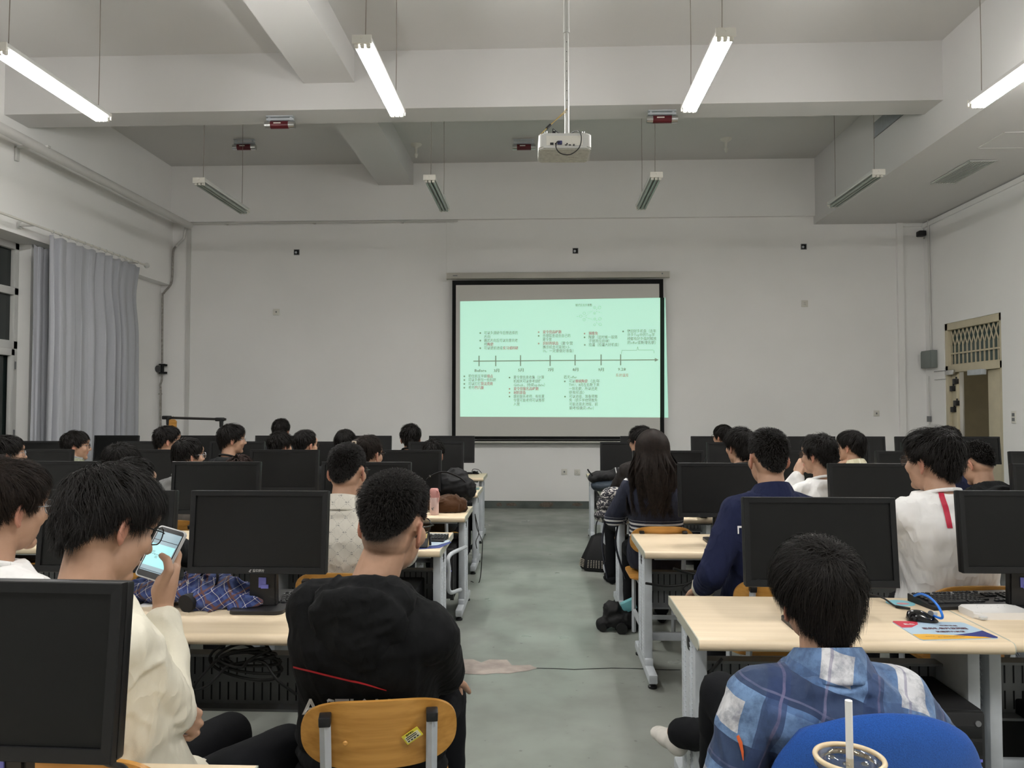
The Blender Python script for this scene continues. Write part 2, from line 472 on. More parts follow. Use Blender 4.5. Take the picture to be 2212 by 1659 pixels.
for k in range(13):
    bb = BM(); y = -2.08 + k * .155
    pts = [(.019 * math.cos(a), y, -.004 + .019 * math.sin(a)) for a in [2 * PI * q / 14 for q in range(15)]]
    tube(bb, pts, .0035, 6); obj('curtain_ring', bb, ringm, rod)
for y in (-.2, -2.4):
    bb = BM(); box(bb, (-.09, y, 0), (.18, .02, .03)); box(bb, (-.172, y, 0), (.012, .05, .08)); obj('rod_bracket', bb, M['white_metal'], rod)

pp = thing('heating_pipe', 'thick white pipe running high along the curtain wall to the corner', 'pipe', (-5.57, 0, 4.43))
b = BM(); tube(b, [(0, -2.5, 0), (0, 11.76, 0)], .055, 16); lathe(b, [(.056, 0), (.045, .03), (.02, .045), (.001, .048)], (0, 11.76, 0), 16, Matrix.Rotation(-PI / 2, 3, 'X')); obj('pipe_run', b, M['pipe'], pp)
b = BM(); box(b, (-.13, 8.23, .035), (.40, .05, .025), bev=.003); box(b, (-.30, 8.23, -.04), (.025, .05, .16), bev=.003); obj('bracket', b, M['white_metal'], pp)
b = BM(); box(b, (-.13, 3.4, .075), (.40, .05, .025), bev=.003); box(b, (-.295, 3.4, 0), (.025, .05, .16), bev=.003); obj('bracket', b, M['white_metal'], pp)

YC = YB - .06
cd = thing('conduit', 'thin bent metal conduit with black valve in the curtain corner', 'conduit', (0, 0, 0))
pth = [(401, 492), (397, 515), (380, 532), (374, 545), (372, 600), (367, 617), (353, 634), (351, 648), (350, 785)]
P = [at(x, y, YC) for x, y in pth]
b = BM(); tube(b, [P[0], P[1], P[2]] , .02, 10); obj('white_pipe', b, M['pipe'], cd)
b = BM(); tube(b, spline(P[2:], 4), .016, 10); obj('bent_pipe', b, M['rustpipe'], cd)
P = [at(x, y, YC) for x, y in ((350, 808), (349, 822), (346, 834), (347, 850), (346, 1000))]
b = BM(); tube(b, spline(P, 4), .016, 10); obj('lower_pipe', b, M['rustpipe'], cd)
c = at(348, 797, YC)
b = BM(); cyl(b, c + Vector((-.05, -.02, 0)), c + Vector((-.02, -.05, 0)), .055, .05, 14); obj('valve_wheel', b, M['black'], cd)
b = BM(); cyl(b, c + Vector((.02, 0, -.075)), c + Vector((.02, 0, .075)), .026, None, 12)
for z in (-.075, .06): cyl(b, c + Vector((.015, 0, z)), c + Vector((.015, 0, z + .02)), .05, None, 12)
box(b, c + Vector((.06, 0, .06)), (.06, .04, .03)); box(b, c + Vector((.06, 0, -.06)), (.06, .04, .03)); obj('valve_body', b, M['black_matte'], cd)
b = BM(); cyl(b, at(343, 851, YC), at(350, 851, YC), .01, None, 8); obj('pipe_stub', b, M['rustpipe'], cd)

# garment rack
YG = 9.9
gl, gr = at(354, 902, YG), at(488, 906, YG)
rk = thing('garment_rack', 'black topped chrome garment rack standing by the screen wall', 'rack', (0, 0, 0))
b = BM(); tube(b, [gl, gr], .017, 10); obj('rail', b, mat('rack_bar', (.05, .045, .045), .35, .5, metal=.6), rk)
for q in (gl + Vector((.06, 0, 0)), gr - Vector((.06, 0, 0))):
    b = BM(); box(b, q + Vector((-.02, 0, 0)), (.12, .05, .05), bev=.012); cyl(b, q, q + Vector((0, 0, -.1)), .028, .024, 10); obj('corner_joint', b, M['black'], rk)
    b = BM(); cyl(b, q + Vector((0, 0, -.1)), (q.x, q.y, .05), .016, None, 10); obj('post', b, M['chrome'], rk)
    b = BM(); box(b, (q.x, q.y, .035), (.05, .5, .05), bev=.01); obj('foot', b, M['black'], rk)
hp = at(373, 915, YG)
hg = BM(); prism(hg, [(-.05, -.1), (.05, -.1), (.055, .03), (.03, .055), (-.03, .055), (-.055, .03)], -.012, .012, Matrix.Translation(hp + Vector((0, -.005, 0))) @ Matrix.Rotation(PI / 2, 4, 'X'))
tube(hg, [hp + Vector((0, 0, .05)), hp + Vector((0, 0, .075)), hp + Vector((.0, .012, .095)), hp + Vector((0, .02, .07))], .004, 6)
tag(obj('coat_hanger', hg, M['chairwood']), 'amber wooden hanger hanging on the garment rack', 'hanger')

# ------------------------------------------------------------------ plates and boxes on the screen wall
def wallplate(px, py, label, kind, size=.088):
    c = at(px, py, YB - .004)
    t = thing('wall_socket' if kind != 'box' else 'junction_box', label, 'socket' if kind != 'box' else 'junction box', c)
    bb = BM()
    if kind == 'box':
        for s in (-1, 1):
            box(bb, (s * size * .45, -.003, 0), (size * .1, .016, size), bev=.002); box(bb, (0, -.003, s * size * .45), (size * .8, .016, size * .1), bev=.002)
        obj('rim', bb, M['steel_dark'], t)
        bb = BM(); box(bb, (0, .0, 0), (size * .8, .006, size * .8)); obj('opening', bb, M['black_matte'], t)
        bb = BM(); lathe(bb, [(.02, 0), (.016, .012), (.004, .016)], (-size * .12, -.004, -.004), 10, Matrix.Rotation(PI / 2, 3, 'X')); obj('wire_stub', bb, M['steel'], t)
    else:
        box(bb, (0, -.004, 0), (size, .012, size), bev=.004); obj('plate', bb, M['offwhite'], t)
        bb = BM()
        if kind == 'five':
            for x in (-.009, .009): box(bb, (x, -.0108, .014), (.004, .002, .010))
            for x, z, r in ((0, -.006, 0), (-.012, -.02, .5), (.012, -.02, -.5)): box(bb, (x, -.0108, z), (.004, .002, .010), Matrix.Rotation(r, 3, 'Y'))
        else: box(bb, (0, -.0108, 0), (.022, .002, .026), bev=.001)
        obj('slots', bb, M['steel_dark'], t)
wallplate(641, 545, 'open dark junction box high on the wall toward the curtain', 'box')
wallplate(1243, 542, 'open dark junction box high above the projection screen', 'box')
wallplate(1736, 533, 'open dark junction box high on the wall toward the door', 'box')
wallplate(597, 674, 'pale wall socket at mid height between curtain and screen', 'one', .10)
wallplate(1738, 656, 'pale five-hole socket at mid height between screen and door', 'five', .10)
wallplate(1219, 1019, 'low wall socket with beige insert below the screen', 'one')
wallplate(1247, 1020, 'low five-hole wall socket below the screen beside its twin', 'five')
wallplate(1893, 893, 'pale blank socket plate low on the wall near the door corner', 'one')
b = BM(); c = at(2190, 901, 9.6); c = atX(2190, 901, XR - .006)
lt_ = thing('light_switch', 'white switch plate on the door wall beside the door', 'switch', c)
box(b, (0, 0, 0), (.012, .086, .15), bev=.004); obj('plate', b, M['offwhite'], lt_)
b = BM(); box(b, (-.008, 0, .03), (.006, .05, .04), bev=.002); box(b, (-.008, 0, -.03), (.006, .05, .04), bev=.002); obj('rocker', b, M['steel_dark'], lt_)

# ------------------------------------------------------------------ door
dr = thing('door_1', None, None, (XR + .06, 0, 0)); dr['kind'] = 'structure'
b = BM()
for (y0, y1, z0, z1) in ((DY0, DY0 + .06, 0, DZ), (DY1 - .07, DY1, 0, DZ), (DY0, DY1, DZ - .1, DZ), (DY0, DY1, 2.06, 2.16)):
    box(b, (0, (y0 + y1) / 2, (z0 + z1) / 2), (.10, y1 - y0, z1 - z0), bev=.004)
obj('door_frame', b, M['cream'], dr)
b = BM(); box(b, (.03, (DY0 + DY1) / 2, 2.42), (.008, DY1 - DY0 - .12, .56)); obj('transom_glass', b, mat('transom_glass', (.055, .095, .088), .15, .5), dr)
b = BM(); n = 12; ya, yb2, za, zb, zm = DY0 + .06, DY1 - .07, 2.16, 2.69, 2.33
for i in range(n + 1):
    y = ya + (yb2 - ya) * i / n
    box(b, (0, y, (za + zm + .12) / 2), (.016, .016, zm + .12 - za))
for i in range(n):
    y0, y1 = ya + (yb2 - ya) * i / n, ya + (yb2 - ya) * (i + 1) / n
    cyl(b, (0, y0, zm + .12), (0, y1, zb), .009, None, 6); cyl(b, (0.008, y1, zm + .12), (.008, y0, zb), .009, None, 6)
box(b, (0, (ya + yb2) / 2, zm), (.02, yb2 - ya, .022)); box(b, (0, (ya + yb2) / 2, za + .008), (.02, yb2 - ya, .02)); obj('security_grille', b, M['cream'], dr)
b = BM(); box(b, (.02, DY0 + .06 + .17, 1.03), (.045, .36, 2.06), bev=.004); obj('narrow_leaf', b, M['cream'], dr)
fl = BM(); box(fl, (.02, DY1 - .07 - .06, 1.03), (.045, .13, 2.06), bev=.004); fl = obj('fixed_leaf', fl, M['cream'], dr)
for y, z in ((11.20, 1.83), (11.12, 1.93), (11.19, 1.53), (11.11, 1.62)):
    bb = BM(); box(bb, (-.02, y, z), (.05, .085, .075), bev=.006); cyl(bb, (-.02, y - .02, z + .035), (-.02, y - .02, z + .065), .012, None, 8); obj('lock', bb, M['black'], fl)
op = BM(); box(op, (.62, 10.60, 1.03), (1.1, .045, 2.04), Matrix.Rotation(R(78), 3, 'Z'), bev=.004); obj('open_leaf', op, M['cream'], dr)
cl = BM(); box(cl, (-.07, 10.50, 2.03), (.07, .34, .075), bev=.008); obj('door_closer', cl, M['steel'], dr)
cl = BM(); box(cl, (-.06, 11.18, 2.06), (.05, .22, .07), bev=.01); cyl(cl, (-.06, 11.29, 2.09), (-.07, 11.6, 2.09), .008, None, 8); cyl(cl, (-.06, 11.29, 1.97), (-.07, 11.60, 1.97), .005, None, 6); obj('closer_arm', cl, M['chrome'], dr)
# control box, conduit, camera near the door corner
c = Vector((XR - .05, 11.67, 2.28))
t = thing('control_box', 'grey green metal control box on the wall above the door closer', 'control box', c)
b = BM(); box(b, (0, 0, 0), (.09, .30, .26), bev=.004); obj('box_body', b, M['greybox'], t)
b = BM(); box(b, (-.05, 0, -.005), (.014, .28, .235), bev=.003); obj('box_lid', b, M['greybox'], t)
b = BM(); tube(b, [(.03, 0, .13), (.03, .02, 2.1)], .014, 8); obj('conduit', b, M['pipe'], t)
b = BM(); tube(b, [(.03, .08, -.25), (.03, .08, -.98)], .010, 8); obj('lower_conduit', b, M['pipe'], t)
c = atX(2007, 905, XR - .02)
b = BM(); box(b, (c.x, c.y, c.z), (.03, .085, .085), bev=.004); tag(obj('exit_button', b, M['steel_dark']), 'small grey push button box low beside the door frame', 'button')
c = at(1990, 505, YB - .16)
t = thing('security_camera', 'small black camera high in the corner above the door', 'camera', c)
b = BM(); box(b, (0, 0, 0), (.11, .12, .085), bev=.018); obj('camera_body', b, M['black'], t)
b = BM(); tube(b, [(.03, .04, 0), (.10, .11, -.02), (.13, .15, -.02)], .014, 8); box(b, (.13, .14, .03), (.05, .03, .16), bev=.004); obj('mount', b, M['white_metal'], t)

# ------------------------------------------------------------------ grilles in the duct box
t = thing('air_grille', 'dark slatted air grille in the side of the ceiling duct', 'air grille', (SX - .005, 9.14, 5.04))
b = BM(); box(b, (.002, 0, 0), (.008, 1.12, .20)); obj('dark_back', b, M['steel_dark'], t)
b = BM()
for k in range(44): box(b, (-.006, -.545 + k * .0253, 0), (.010, .006, .19))
obj('slats', b, M['steel'], t)
q = [atZ(x, y, SZ) for x, y in ((2015, 394), (2062, 394), (2152, 347), (2092, 347))]
x0, x1, y0, y1 = q[0].x, q[1].x + .0, min(q[2].y, q[3].y), q[0].y
t = thing('air_grille', 'long slatted air grille in the underside of the ceiling duct', 'air grille', ((x0 + x1) / 2, (y0 + y1) / 2, SZ - .004))
W_, L_ = (x1 - x0), (y1 - y0)
b = BM(); box(b, (0, 0, 0), (W_, L_, .006)); obj('dark_back', b, M['steel_dark'], t)
b = BM()
for k in range(9): box(b, (-W_ / 2 + W_ * (k + .5) / 9, 0, -.006), (W_ / 22, L_, .008))
for s in (-1, 1): box(b, (s * (W_ / 2 + .012), 0, -.006), (.024, L_ + .05, .012)); box(b, (0, s * (L_ / 2 + .012), -.006), (W_ + .05, .024, .012))
obj('slats', b, M['white_metal'], t)
q = [atZ(x, y, SZ) for x, y in ((2110, 320), (2195, 316), (2212, 288), (2155, 285))]
b = BM(); x0, x1, y0, y1 = q[0].x, q[0].x + .5, q[3].y, q[0].y
for (a0, a1, c0, c1) in ((x0, x1, y0, y0 + .012), (x0, x1, y1 - .012, y1), (x0, x0 + .012, y0, y1), (x1 - .012, x1, y0, y1)): slab(b, a0, a1, c0, c1, SZ - .008, SZ)
slab(b, x0 + .012, x1 - .012, y0 + .012, y1 - .012, SZ - .003, SZ); struct('trim_10', b, M['beam'])

# ------------------------------------------------------------------ fluorescent lamps
LZ = 4.09
def make_lamp(lit):
    t = thing('fluorescent_lamp', None, 'lamp', (0, 0, 0)); L = 1.30
    b = BM(); poly = [(-.060, 0), (.060, 0), (.068, .012), (.060, .045), (-.060, .045), (-.068, .012)]
    prism(b, poly, -L / 2, L / 2, Matrix.Rotation(PI / 2, 4, 'X')); obj('lamp_body', b, M['white_metal'], t)
    for s in (-1, 1):
        b = BM(); box(b, (0, s * (L / 2 + .006), .012), (.138, .014, .062), bev=.003)
        lathe(b, [(.010, 0), (.008, .004)], (0, s * (L / 2 + .012), .024), 10, Matrix.Rotation(s * -PI / 2, 3, 'X')); obj('end_cap', b, M['offwhite'], t)
    for k in (-1, 0, 1):
        b = BM(); cyl(b, (k * .041, -L / 2 + .035, -.026), (k * .041, L / 2 - .035, -.026), .0135, None, 12)
        obj('tube', b, M['tube_on'] if lit else M['tube_off'], t)
        for s in (-1, 1):
            b = BM(); box(b, (k * .041, s * (L / 2 - .018), -.018), (.03, .03, .042), bev=.006); obj('tube_holder', b, M['offwhite'], t)
    b = BM()
    for k in (-.5, .5): prism(b, [(-.01, 0), (.01, 0), (0, -.014)], -L / 2 + .03, L / 2 - .03, Matrix.Translation((k * .041, 0, 0)) @ Matrix.Rotation(PI / 2, 4, 'X'))
    obj('reflector', b, M['steel_dark'] if not lit else M['white_metal'], t)
    for s in (-.42, .44):
        b = BM(); tube(b, [(0, s * L, .045), (.004, s * L, .5), (0, s * L, ZC - LZ)], .003, 6); obj('hanging_cord', b, M['cord'], t)
    return t
LX = (-3.85, -1.25, 1.25, 3.64)
LN = ('over the curtain side', 'between curtain side and projector', 'between projector and door side', 'over the door side')
on = make_lamp(True); off = make_lamp(False)
first = {True: on, False: off}
for lit, yc, row in ((True, 5.83, 'lit triple tube lamp hanging'), (False, 9.0, 'unlit triple tube lamp hanging'), (True, .15, 'lit lamp of the added unseen rear row hanging')):  # rear row is unseen, added and set forward to brighten the desks
    for x, nm in zip(LX, LN):
        o = first[lit]
        if o is not None: first[lit] = None; o.location = (x, yc, LZ)
        else: o = dup(on if lit else off, (x, yc, LZ))
        o['label'] = '%s %s' % (row, nm); o['group'] = 'fluorescent lamps on cords'

# ------------------------------------------------------------------ fire bottles, ceiling stubs
def fire_unit(px, py, Z, label, up):
    c = atZ(px, py, Z)
    t = thing('fire_extinguisher', label, 'fire extinguisher', c, 0, 'ceiling fire extinguishers')
    b = BM(); cyl(b, (-.10, 0, 0), (.10, 0, 0), .042, None, 16); obj('cylinder', b, M['darkred'], t)
    for s in (-1, 1):
        b = BM(); cyl(b, (s * .10, 0, 0), (s * .165, 0, 0), .044, .040, 16); obj('metal_end', b, M['chrome'], t)
    b = BM(); box(b, (0, 0, .06), (.30, .03, .022)); 
    for s in (-1, 1): box(b, (s * .12, 0, (up + .05) / 2), (.022, .02, up - .04))
    box(b, (0, 0, up - .005), (.30, .06, .01)); obj('bracket', b, M['steel'], t)
    b = BM(); box(b, (-.02, -.043, .008), (.08, .003, .012)); obj('tag', b, M['offwhite'], t)
fire_unit(605, 270, 4.665, 'dark red ceiling fire extinguisher under the beam toward the curtain', .095)
fire_unit(1430, 258, 4.665, 'dark red ceiling fire extinguisher under the beam past the projector', .095)
fire_unit(528, 318, 5.28, 'dark red fire extinguisher on the far ceiling toward the curtain', .11)
fire_unit(1132, 318, 5.28, 'dark red fire extinguisher on the far ceiling beside the projector', .11)
for px, py, lb in ((899, 312, 'white ceiling stub wrapped in film beside the long beam'), (1568, 300, 'white ceiling stub wrapped in film toward the door')):
    c = atZ(px, py, ZC)
    b = BM(); lathe(b, [(.001, 0), (.085, 0), (.07, -.02), (.02, -.05), (.016, -.12), (.03, -.15), (.012, -.20), (.001, -.205)], c, 14); tag(obj('ceiling_stub', b, M['offwhite']), lb, 'ceiling stub')

# ------------------------------------------------------------------ projector on its pole
pc = at(1218, 320, 4.95)
t = thing('projector', 'white projector with cable loop hanging from the ceiling pole', 'projector', pc, R(2))
rot = Matrix.Rotation(R(-2), 4, 'X')
b = BM(); prism(b, rrect(.335, .26, .03, 6), -.048, .048, rot); bmesh.ops.bevel(b, geom=[e for e in b.edges if abs(e.verts[0].co.z - e.verts[1].co.z) < .02], offset=.008, segments=2, affect='EDGES'); obj('housing', b, M['white_metal'], t)
b = BM(); prism(b, rrect(.315, .235, .02, 4), -.0535, -.046, rot); under = obj('bottom_plate', b, mat('projector_base', (.52, .52, .48), .6, .3, noise=(40, .15)), t)
b = BM(); text_into(b, 'NEC', .028, Matrix.Translation((.055, .02, -.0545)) @ Matrix.Rotation(PI, 4, 'X') @ Matrix.Rotation(PI, 4, 'Z') @ Matrix.Rotation(0, 4, 'Z'), bold=.0015, align='CENTER')
for k in range(5): box(b, (-.1 + k * .05, -.05 + .02 * (k % 2), -.0545), (.022, .003, .001))
obj('underside_print', b, M['greytext'], under)
b = BM(); box(b, (-.005, -.131, .004), (.23, .006, .062), bev=.002); pnl = obj('port_panel', b, M['offwhite'], t)
b = BM()
for x, z, w_, h_ in ((-.085, -.018, .022, .014), (-.06, -.018, .010, .010), (.012, -.018, .008, .008), (.055, -.026, .010, .010), (.03, -.026, .014, .006), (.005, -.026, .014, .006)): box(b, (x, -.135, z), (w_, .004, h_))
obj('ports', b, M['black'], pnl)
b = BM(); box(b, (-.035, -.142, -.014), (.03, .02, .022), bev=.003); obj('cable_plug', b, mat('video_plug', (.02, .025, .12), .4), pnl)
b = BM(); cyl(b, (.065, -.128, .008), (.065, -.136, .008), .026, None, 20); obj('speaker_grille', b, M['offwhite'], t)
b = BM(); tube(b, spline([(-.035, -.15, -.012), (-.055, -.17, -.02), (-.06, -.18, -.06), (-.03, -.19, -.10), (.03, -.19, -.105), (.085, -.185, -.06), (.10, -.17, .01), (.085, -.14, .06), (.05, -.08, .075), (.03, -.02, .07)], 8), .0035, 8); obj('cable', b, M['cable'], t)
b = BM(); tube(b, spline([(-.07, -.10, .05), (-.075, -.10, .09), (-.05, -.08, .08), (-.01, -.04, .07)], 6), .004, 8); box(b, (-.07, -.10, .058), (.022, .022, .03), bev=.003); obj('power_cable', b, M['cable'], t)
b = BM(); box(b, (0, 0, .056), (.24, .16, .012), bev=.002); 
for x in (-.12, .12):
    for y in (-.09, .07): cyl(b, (x, y, .045), (x, y, .075), .008, None, 8)
obj('ceiling_mount', b, M['chrome'], t)
top = at(1223, 0, 4.95) - pc
pole = BM(); d = (Vector((top.x, 0, top.z)) - Vector((.02, 0, .06))); e_ = Vector((.02, 0, .06)) + d * ((ZC - pc.z - .06) / d.z)
mid = Vector((.02, 0, .06)) + d * .76
cyl(pole, (.02, 0, .06), mid + d * .02, .0155, None, 14); obj('lower_pole', pole, M['white_metal'], t)
pole = BM(); cyl(pole, mid, e_, .020, None, 14); cyl(pole, mid - d.normalized() * .0, mid + d.normalized() * .03, .022, None, 14); box(pole, mid + Vector((0, -.022, .02)), (.012, .008, .012)); obj('upper_pole', pole, M['white_metal'], t)
b = BM()
for k in range(8):
    q = Vector((.02, 0, .06)) + d * (.20 + k * .07); cyl(b, q + Vector((0, -.0145, 0)), q + Vector((0, -.0163, 0)), .003, None, 8)
obj('pole_holes', b, M['black'], t)
a0, a1 = Vector((.02, -.016, .06)) + d * .21, Vector((-.155, -.10, .055))
st = BM(); mid2 = a1.lerp(a0, .3)
tube(st, [a0, mid2 + Vector((.004, 0, 0))], .0025, 6); tube(st, [a0 + Vector((-.005, 0, -.02)), mid2 - Vector((.004, 0, 0))], .0025, 6); tube(st, [mid2, a1, a1 + Vector((-.01, 0, -.01))], .003, 6)
sto = obj('safety_strap', st, mat('strap_tan', (.52, .36, .12), .7), t)
st = BM(); cyl(st, mid2 - (a0 - a1) * .07, mid2 + (a0 - a1) * .07, .009, None, 8); obj('strap_buckle', st, M['black'], sto)

# ------------------------------------------------------------------ projection screen
YS = 11.72
def rect(bm, px0, py0, px1, py1, Y, th=.002, mi=0):
    a, c_ = at(px0, py0, Y), at(px1, py1, Y); box(bm, ((a.x + c_.x) / 2, Y, (a.z + c_.z) / 2), (abs(c_.x - a.x), th, abs(c_.z - a.z)), mi=mi)
ps = thing('projection_screen', 'pull down projection screen with black border showing a green slide', 'screen', (0, 0, 0))
a, c_ = at(966, 597, YS), at(1445, 597, YS)
b = BM(); box(b, ((a.x + c_.x) / 2, YS - .01, a.z), (c_.x - a.x, .10, .095), bev=.012); hs = obj('housing', b, mat('screen_case', (.47, .45, .40), .45, .5, noise=(1.2, .12)), ps)
b = BM(); box(b, (a.x + .13, YS - .062, a.z + .0), (.07, .003, .014)); box(b, (c_.x - .11, YS - .062, a.z + .01), (.02, .003, .02)); obj('case_mark', b, M['steel_dark'], hs)
b = BM()
for x in (a.x - .003, c_.x + .003): box(b, (x, YS - .01, a.z), (.012, .105, .10), bev=.003)
obj('end_cap', b, M['offwhite'], hs)
b = BM(); rect(b, 977, 606, 1435, 953, YS, .004); obj('border', b, mat('black_border', (.008, .008, .008), .8, .2), ps)
b = BM(); rect(b, 985, 616, 1426, 943, YS - .003, .004); obj('fabric', b, mat('screen_fabric', (.62, .61, .575), .9, .1), ps)
b = BM(); a, c_ = at(978, 950, YS), at(1436, 950, YS); cyl(b, (a.x, YS, a.z), (c_.x, YS, c_.z), .022, None, 12); obj('weight_bar', b, M['black'], ps)
b = BM(); a, c_ = at(976, 955, YS), at(1441, 955, YS); cyl(b, (a.x, YS, a.z), (c_.x, YS, c_.z), .012, None, 12); obj('bottom_rod', b, M['offwhite'], ps)
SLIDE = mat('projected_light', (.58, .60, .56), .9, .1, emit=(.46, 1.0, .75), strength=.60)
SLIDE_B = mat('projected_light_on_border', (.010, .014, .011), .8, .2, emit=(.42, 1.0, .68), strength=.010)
def pquad(pts, Y):
    b = BM(); quad(b, *[at(x, y, Y) for x, y in pts]); return b
xr = lambda y, xt, xb: xt + (xb - xt) * (y - 643) / 259
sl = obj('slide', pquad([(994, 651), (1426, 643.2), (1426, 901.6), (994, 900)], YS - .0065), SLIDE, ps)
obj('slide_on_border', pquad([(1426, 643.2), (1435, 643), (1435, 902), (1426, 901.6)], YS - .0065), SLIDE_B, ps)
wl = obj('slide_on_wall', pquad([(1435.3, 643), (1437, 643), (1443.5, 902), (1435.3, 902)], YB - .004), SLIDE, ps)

GREY, RED, DIA = 0, 1, 2
tb = BM()
def ln(s, x, y, x1, mi=GREY, h=8.2, bold=0.0):
    """a line of slide text from photo x to x1 with baseline row y"""
    p = at(x, y, YS - .009); q = at(x1, y, YS - .009)
    sz = h * YS / FPX
    text_into(tb, s, sz, Matrix.Translation(p) @ Matrix.Rotation(PI / 2, 4, 'X'), mi, .0005, 'LEFT', q.x - p.x)
    if bold: text_into(tb, s, sz, Matrix.Translation(p + Vector((.0045, -.0004, 0))) @ Matrix.Rotation(PI / 2, 4, 'X'), mi, .0005, 'LEFT', q.x - p.x)
def dot(x, y, mi=GREY, r=1.9):
    p = at(x, y, YS - .009); k = YS / FPX
    f = tb.faces.new([tb.verts.new(p + Vector((r * k * math.cos(2 * PI * i / 12), 0, r * k * math.sin(2 * PI * i / 12)))) for i in range(12)]); f.material_index = mi
# photo frame of the crop: x = 940 + u / 4.096, y = 570 + v / 4.096
U = lambda u: 940 + u / 4.096
V = lambda v: 570 + v / 4.096
def L(s, u, v, u1, mi=GREY, bold=0.0, h=8.2): ln(s, U(u), V(v), U(u1), mi, h, bold)
L('可以多调研今后想选择的', 432, 623, 730); L('方向', 432, 657, 486); L('确定方向后可以向意向老', 432, 690, 730); L('师', 432, 724, 458); L('陶瓷', 460, 724, 512, RED, .003); L('可以提前进组', 432, 757, 595); L('实习或科研', 597, 757, 731, RED, .003)
for v in (612, 679, 746): dot(U(399), V(v))
L('夏令营高峰期', 951, 615, 1113, RED, .003); L('合理取舍适合自己的', 951, 648, 1196); L('夏令营', 951, 681, 1030); L('良好的状态', 951, 715, 1086, RED, .003); L('（夏令营', 1090, 715, 1196); L('展示机会可能就0.5-', 951, 749, 1194); L('1h，一定要做好准备）', 951, 782, 1218)
dot(U(916), V(604), RED); dot(U(916), V(637)); dot(U(916), V(705), RED)
L('预推免', 1356, 627, 1438, RED, .003); L('陶瓷（这时候一般鸽', 1356, 661, 1610); L('子链效应启动）', 1358, 694, 1540); L('捡漏（捡漏大好机会）', 1358, 728, 1625)
dot(U(1322), V(617), RED); dot(U(1322), V(650)); dot(U(1324), V(717))
L('依旧好多机会（去年', 1699, 607, 1955); L('许多Top中的Top学', 1700, 640, 1942); L('校都有好多临时释放', 1700, 675, 1957); L('的offer或新增名额）', 1700, 709, 1950); dot(U(1663), V(598))
L('链式反应示意图', 1241, 374, 1386, GREY, 0, 6)
def bar(u0, v0, u1, v1, wpx, mi=GREY):
    a, c_ = at(U(u0), V(v0), YS - .009), at(U(u1), V(v1), YS - .009); d_ = (c_ - a); n_ = Vector((-d_.z, 0, d_.x)).normalized() * wpx / 4.096 * YS / FPX / 2
    quad(tb, a - n_, c_ - n_, c_ + n_, a + n_, mi)
bar(338, 861, 1945, 849, 9)
for u, v0, v1 in ((388, 812, 906), (536, 812, 906), (755, 808, 904), (1017, 808, 904), (1238, 803, 899), (1468, 801, 898), (1641, 800, 898)): bar(u, v0, u, v1, 10)
f = tb.faces.new([tb.verts.new(at(U(u), V(v), YS - .009)) for u, v in ((1943, 832), (1978, 849), (1943, 866))])
for s, u, u1, v in (('Before', 347, 449, 956), ('3月', 517, 563, 956), ('5月', 732, 779, 952), ('7月', 995, 1042, 949), ('8月', 1215, 1264, 948), ('9月', 1441, 1489, 948), ('9.28', 1615, 1684, 945)): L(s, u, v, u1, GREY, .002, 8.6)
L('系统填报', 1597, 998, 1709, RED)
bar(1648, 796, 1652, 768, 3); bar(1650, 764, 1785, 764, 3); bar(1785, 764, 1792, 732, 3); bar(1792, 732, 1798, 762, 3); bar(1798, 762, 1930, 762, 3); bar(1933, 764, 1937, 790, 3)
L('苟住前五学期', 293, 1006, 456); L('绩点', 458, 1006, 509, RED, .003); L('可以多参加一些科研', 293, 1039, 536); L('可以打打', 293, 1073, 401); L('算法竞赛', 403, 1073, 508, RED, .003); L('考完', 293, 1107, 345); L('四六级', 347, 1107, 427, RED, .003)
for v in (995, 1028, 1062, 1096): dot(U(258), V(v))
L('夏令营信息收集（计算', 693, 1016, 964); L('机相关可以参考绿群', 693, 1050, 937); L('Github，持续update）', 693, 1083, 970); L('夏令营报名高峰期', 693, 1117, 911, RED, .003); L('材料准备', 693, 1151, 801, RED, .003); L('提前联系老师，有些夏', 693, 1185, 967); L('令营可能老师可以推荐', 693, 1219, 967); L('入营', 693, 1253, 747)
dot(U(658), V(1006)); dot(U(658), V(1106), RED); dot(U(658), V(1140), RED); dot(U(658), V(1174))
L('若无offer', 1137, 1014, 1253); L('可以', 1183, 1050, 1236); L('继续陶瓷', 1238, 1050, 1348, RED, .003); L('（去年', 1352, 1050, 1433); L('THU，8月左右新下来', 1183, 1082, 1453); L('一批名额，所以还是', 1183, 1116, 1435); L('很有机会）', 1183, 1150, 1318); L('可以进组，准备预推', 1185, 1185, 1436); L('免（很多学校预推免', 1185, 1219, 1436); L('可能还是走流程，前', 1186, 1254, 1437); L('期考核确定offer）', 1186, 1288, 1403)
dot(U(1147), V(1040)); dot(U(1149), V(1175))
def ringp(u, v, r, mi=DIA, wd=3):
    pr = None
    for k in range(17):
        a = 2 * PI * k / 16; c_ = (u + r * math.cos(a), v + r * math.sin(a))
        if pr: bar(*pr, *c_, wd, mi)
        pr = c_
for u, v, r in ((1411, 386, 11), (1319, 437, 11), (1319, 493, 12), (1288, 463, 12), (1411, 436, 10), (1413, 488, 10), (1458, 487, 13), (1411, 539, 9), (1460, 536, 12), (1454, 386, 13)): ringp(u, v, r)
for u, v in ((1411, 386), (1319, 493), (1411, 438), (1413, 488), (1257, 465), (1428, 404), (1428, 421), (1452, 428), (1336, 457), (1336, 474), (1429, 504), (1429, 521)): dot(U(u), V(v), DIA, .8)
for q in ((1257, 465, 1275, 465), (1300, 463, 1336, 463), (1336, 457, 1400, 412), (1336, 474, 1400, 500), (1345, 428, 1385, 420), (1352, 480, 1392, 486), (1424, 404, 1470, 372), (1424, 421, 1475, 432), (1424, 504, 1475, 480), (1424, 521, 1475, 548)): bar(*q, 1.6, DIA)
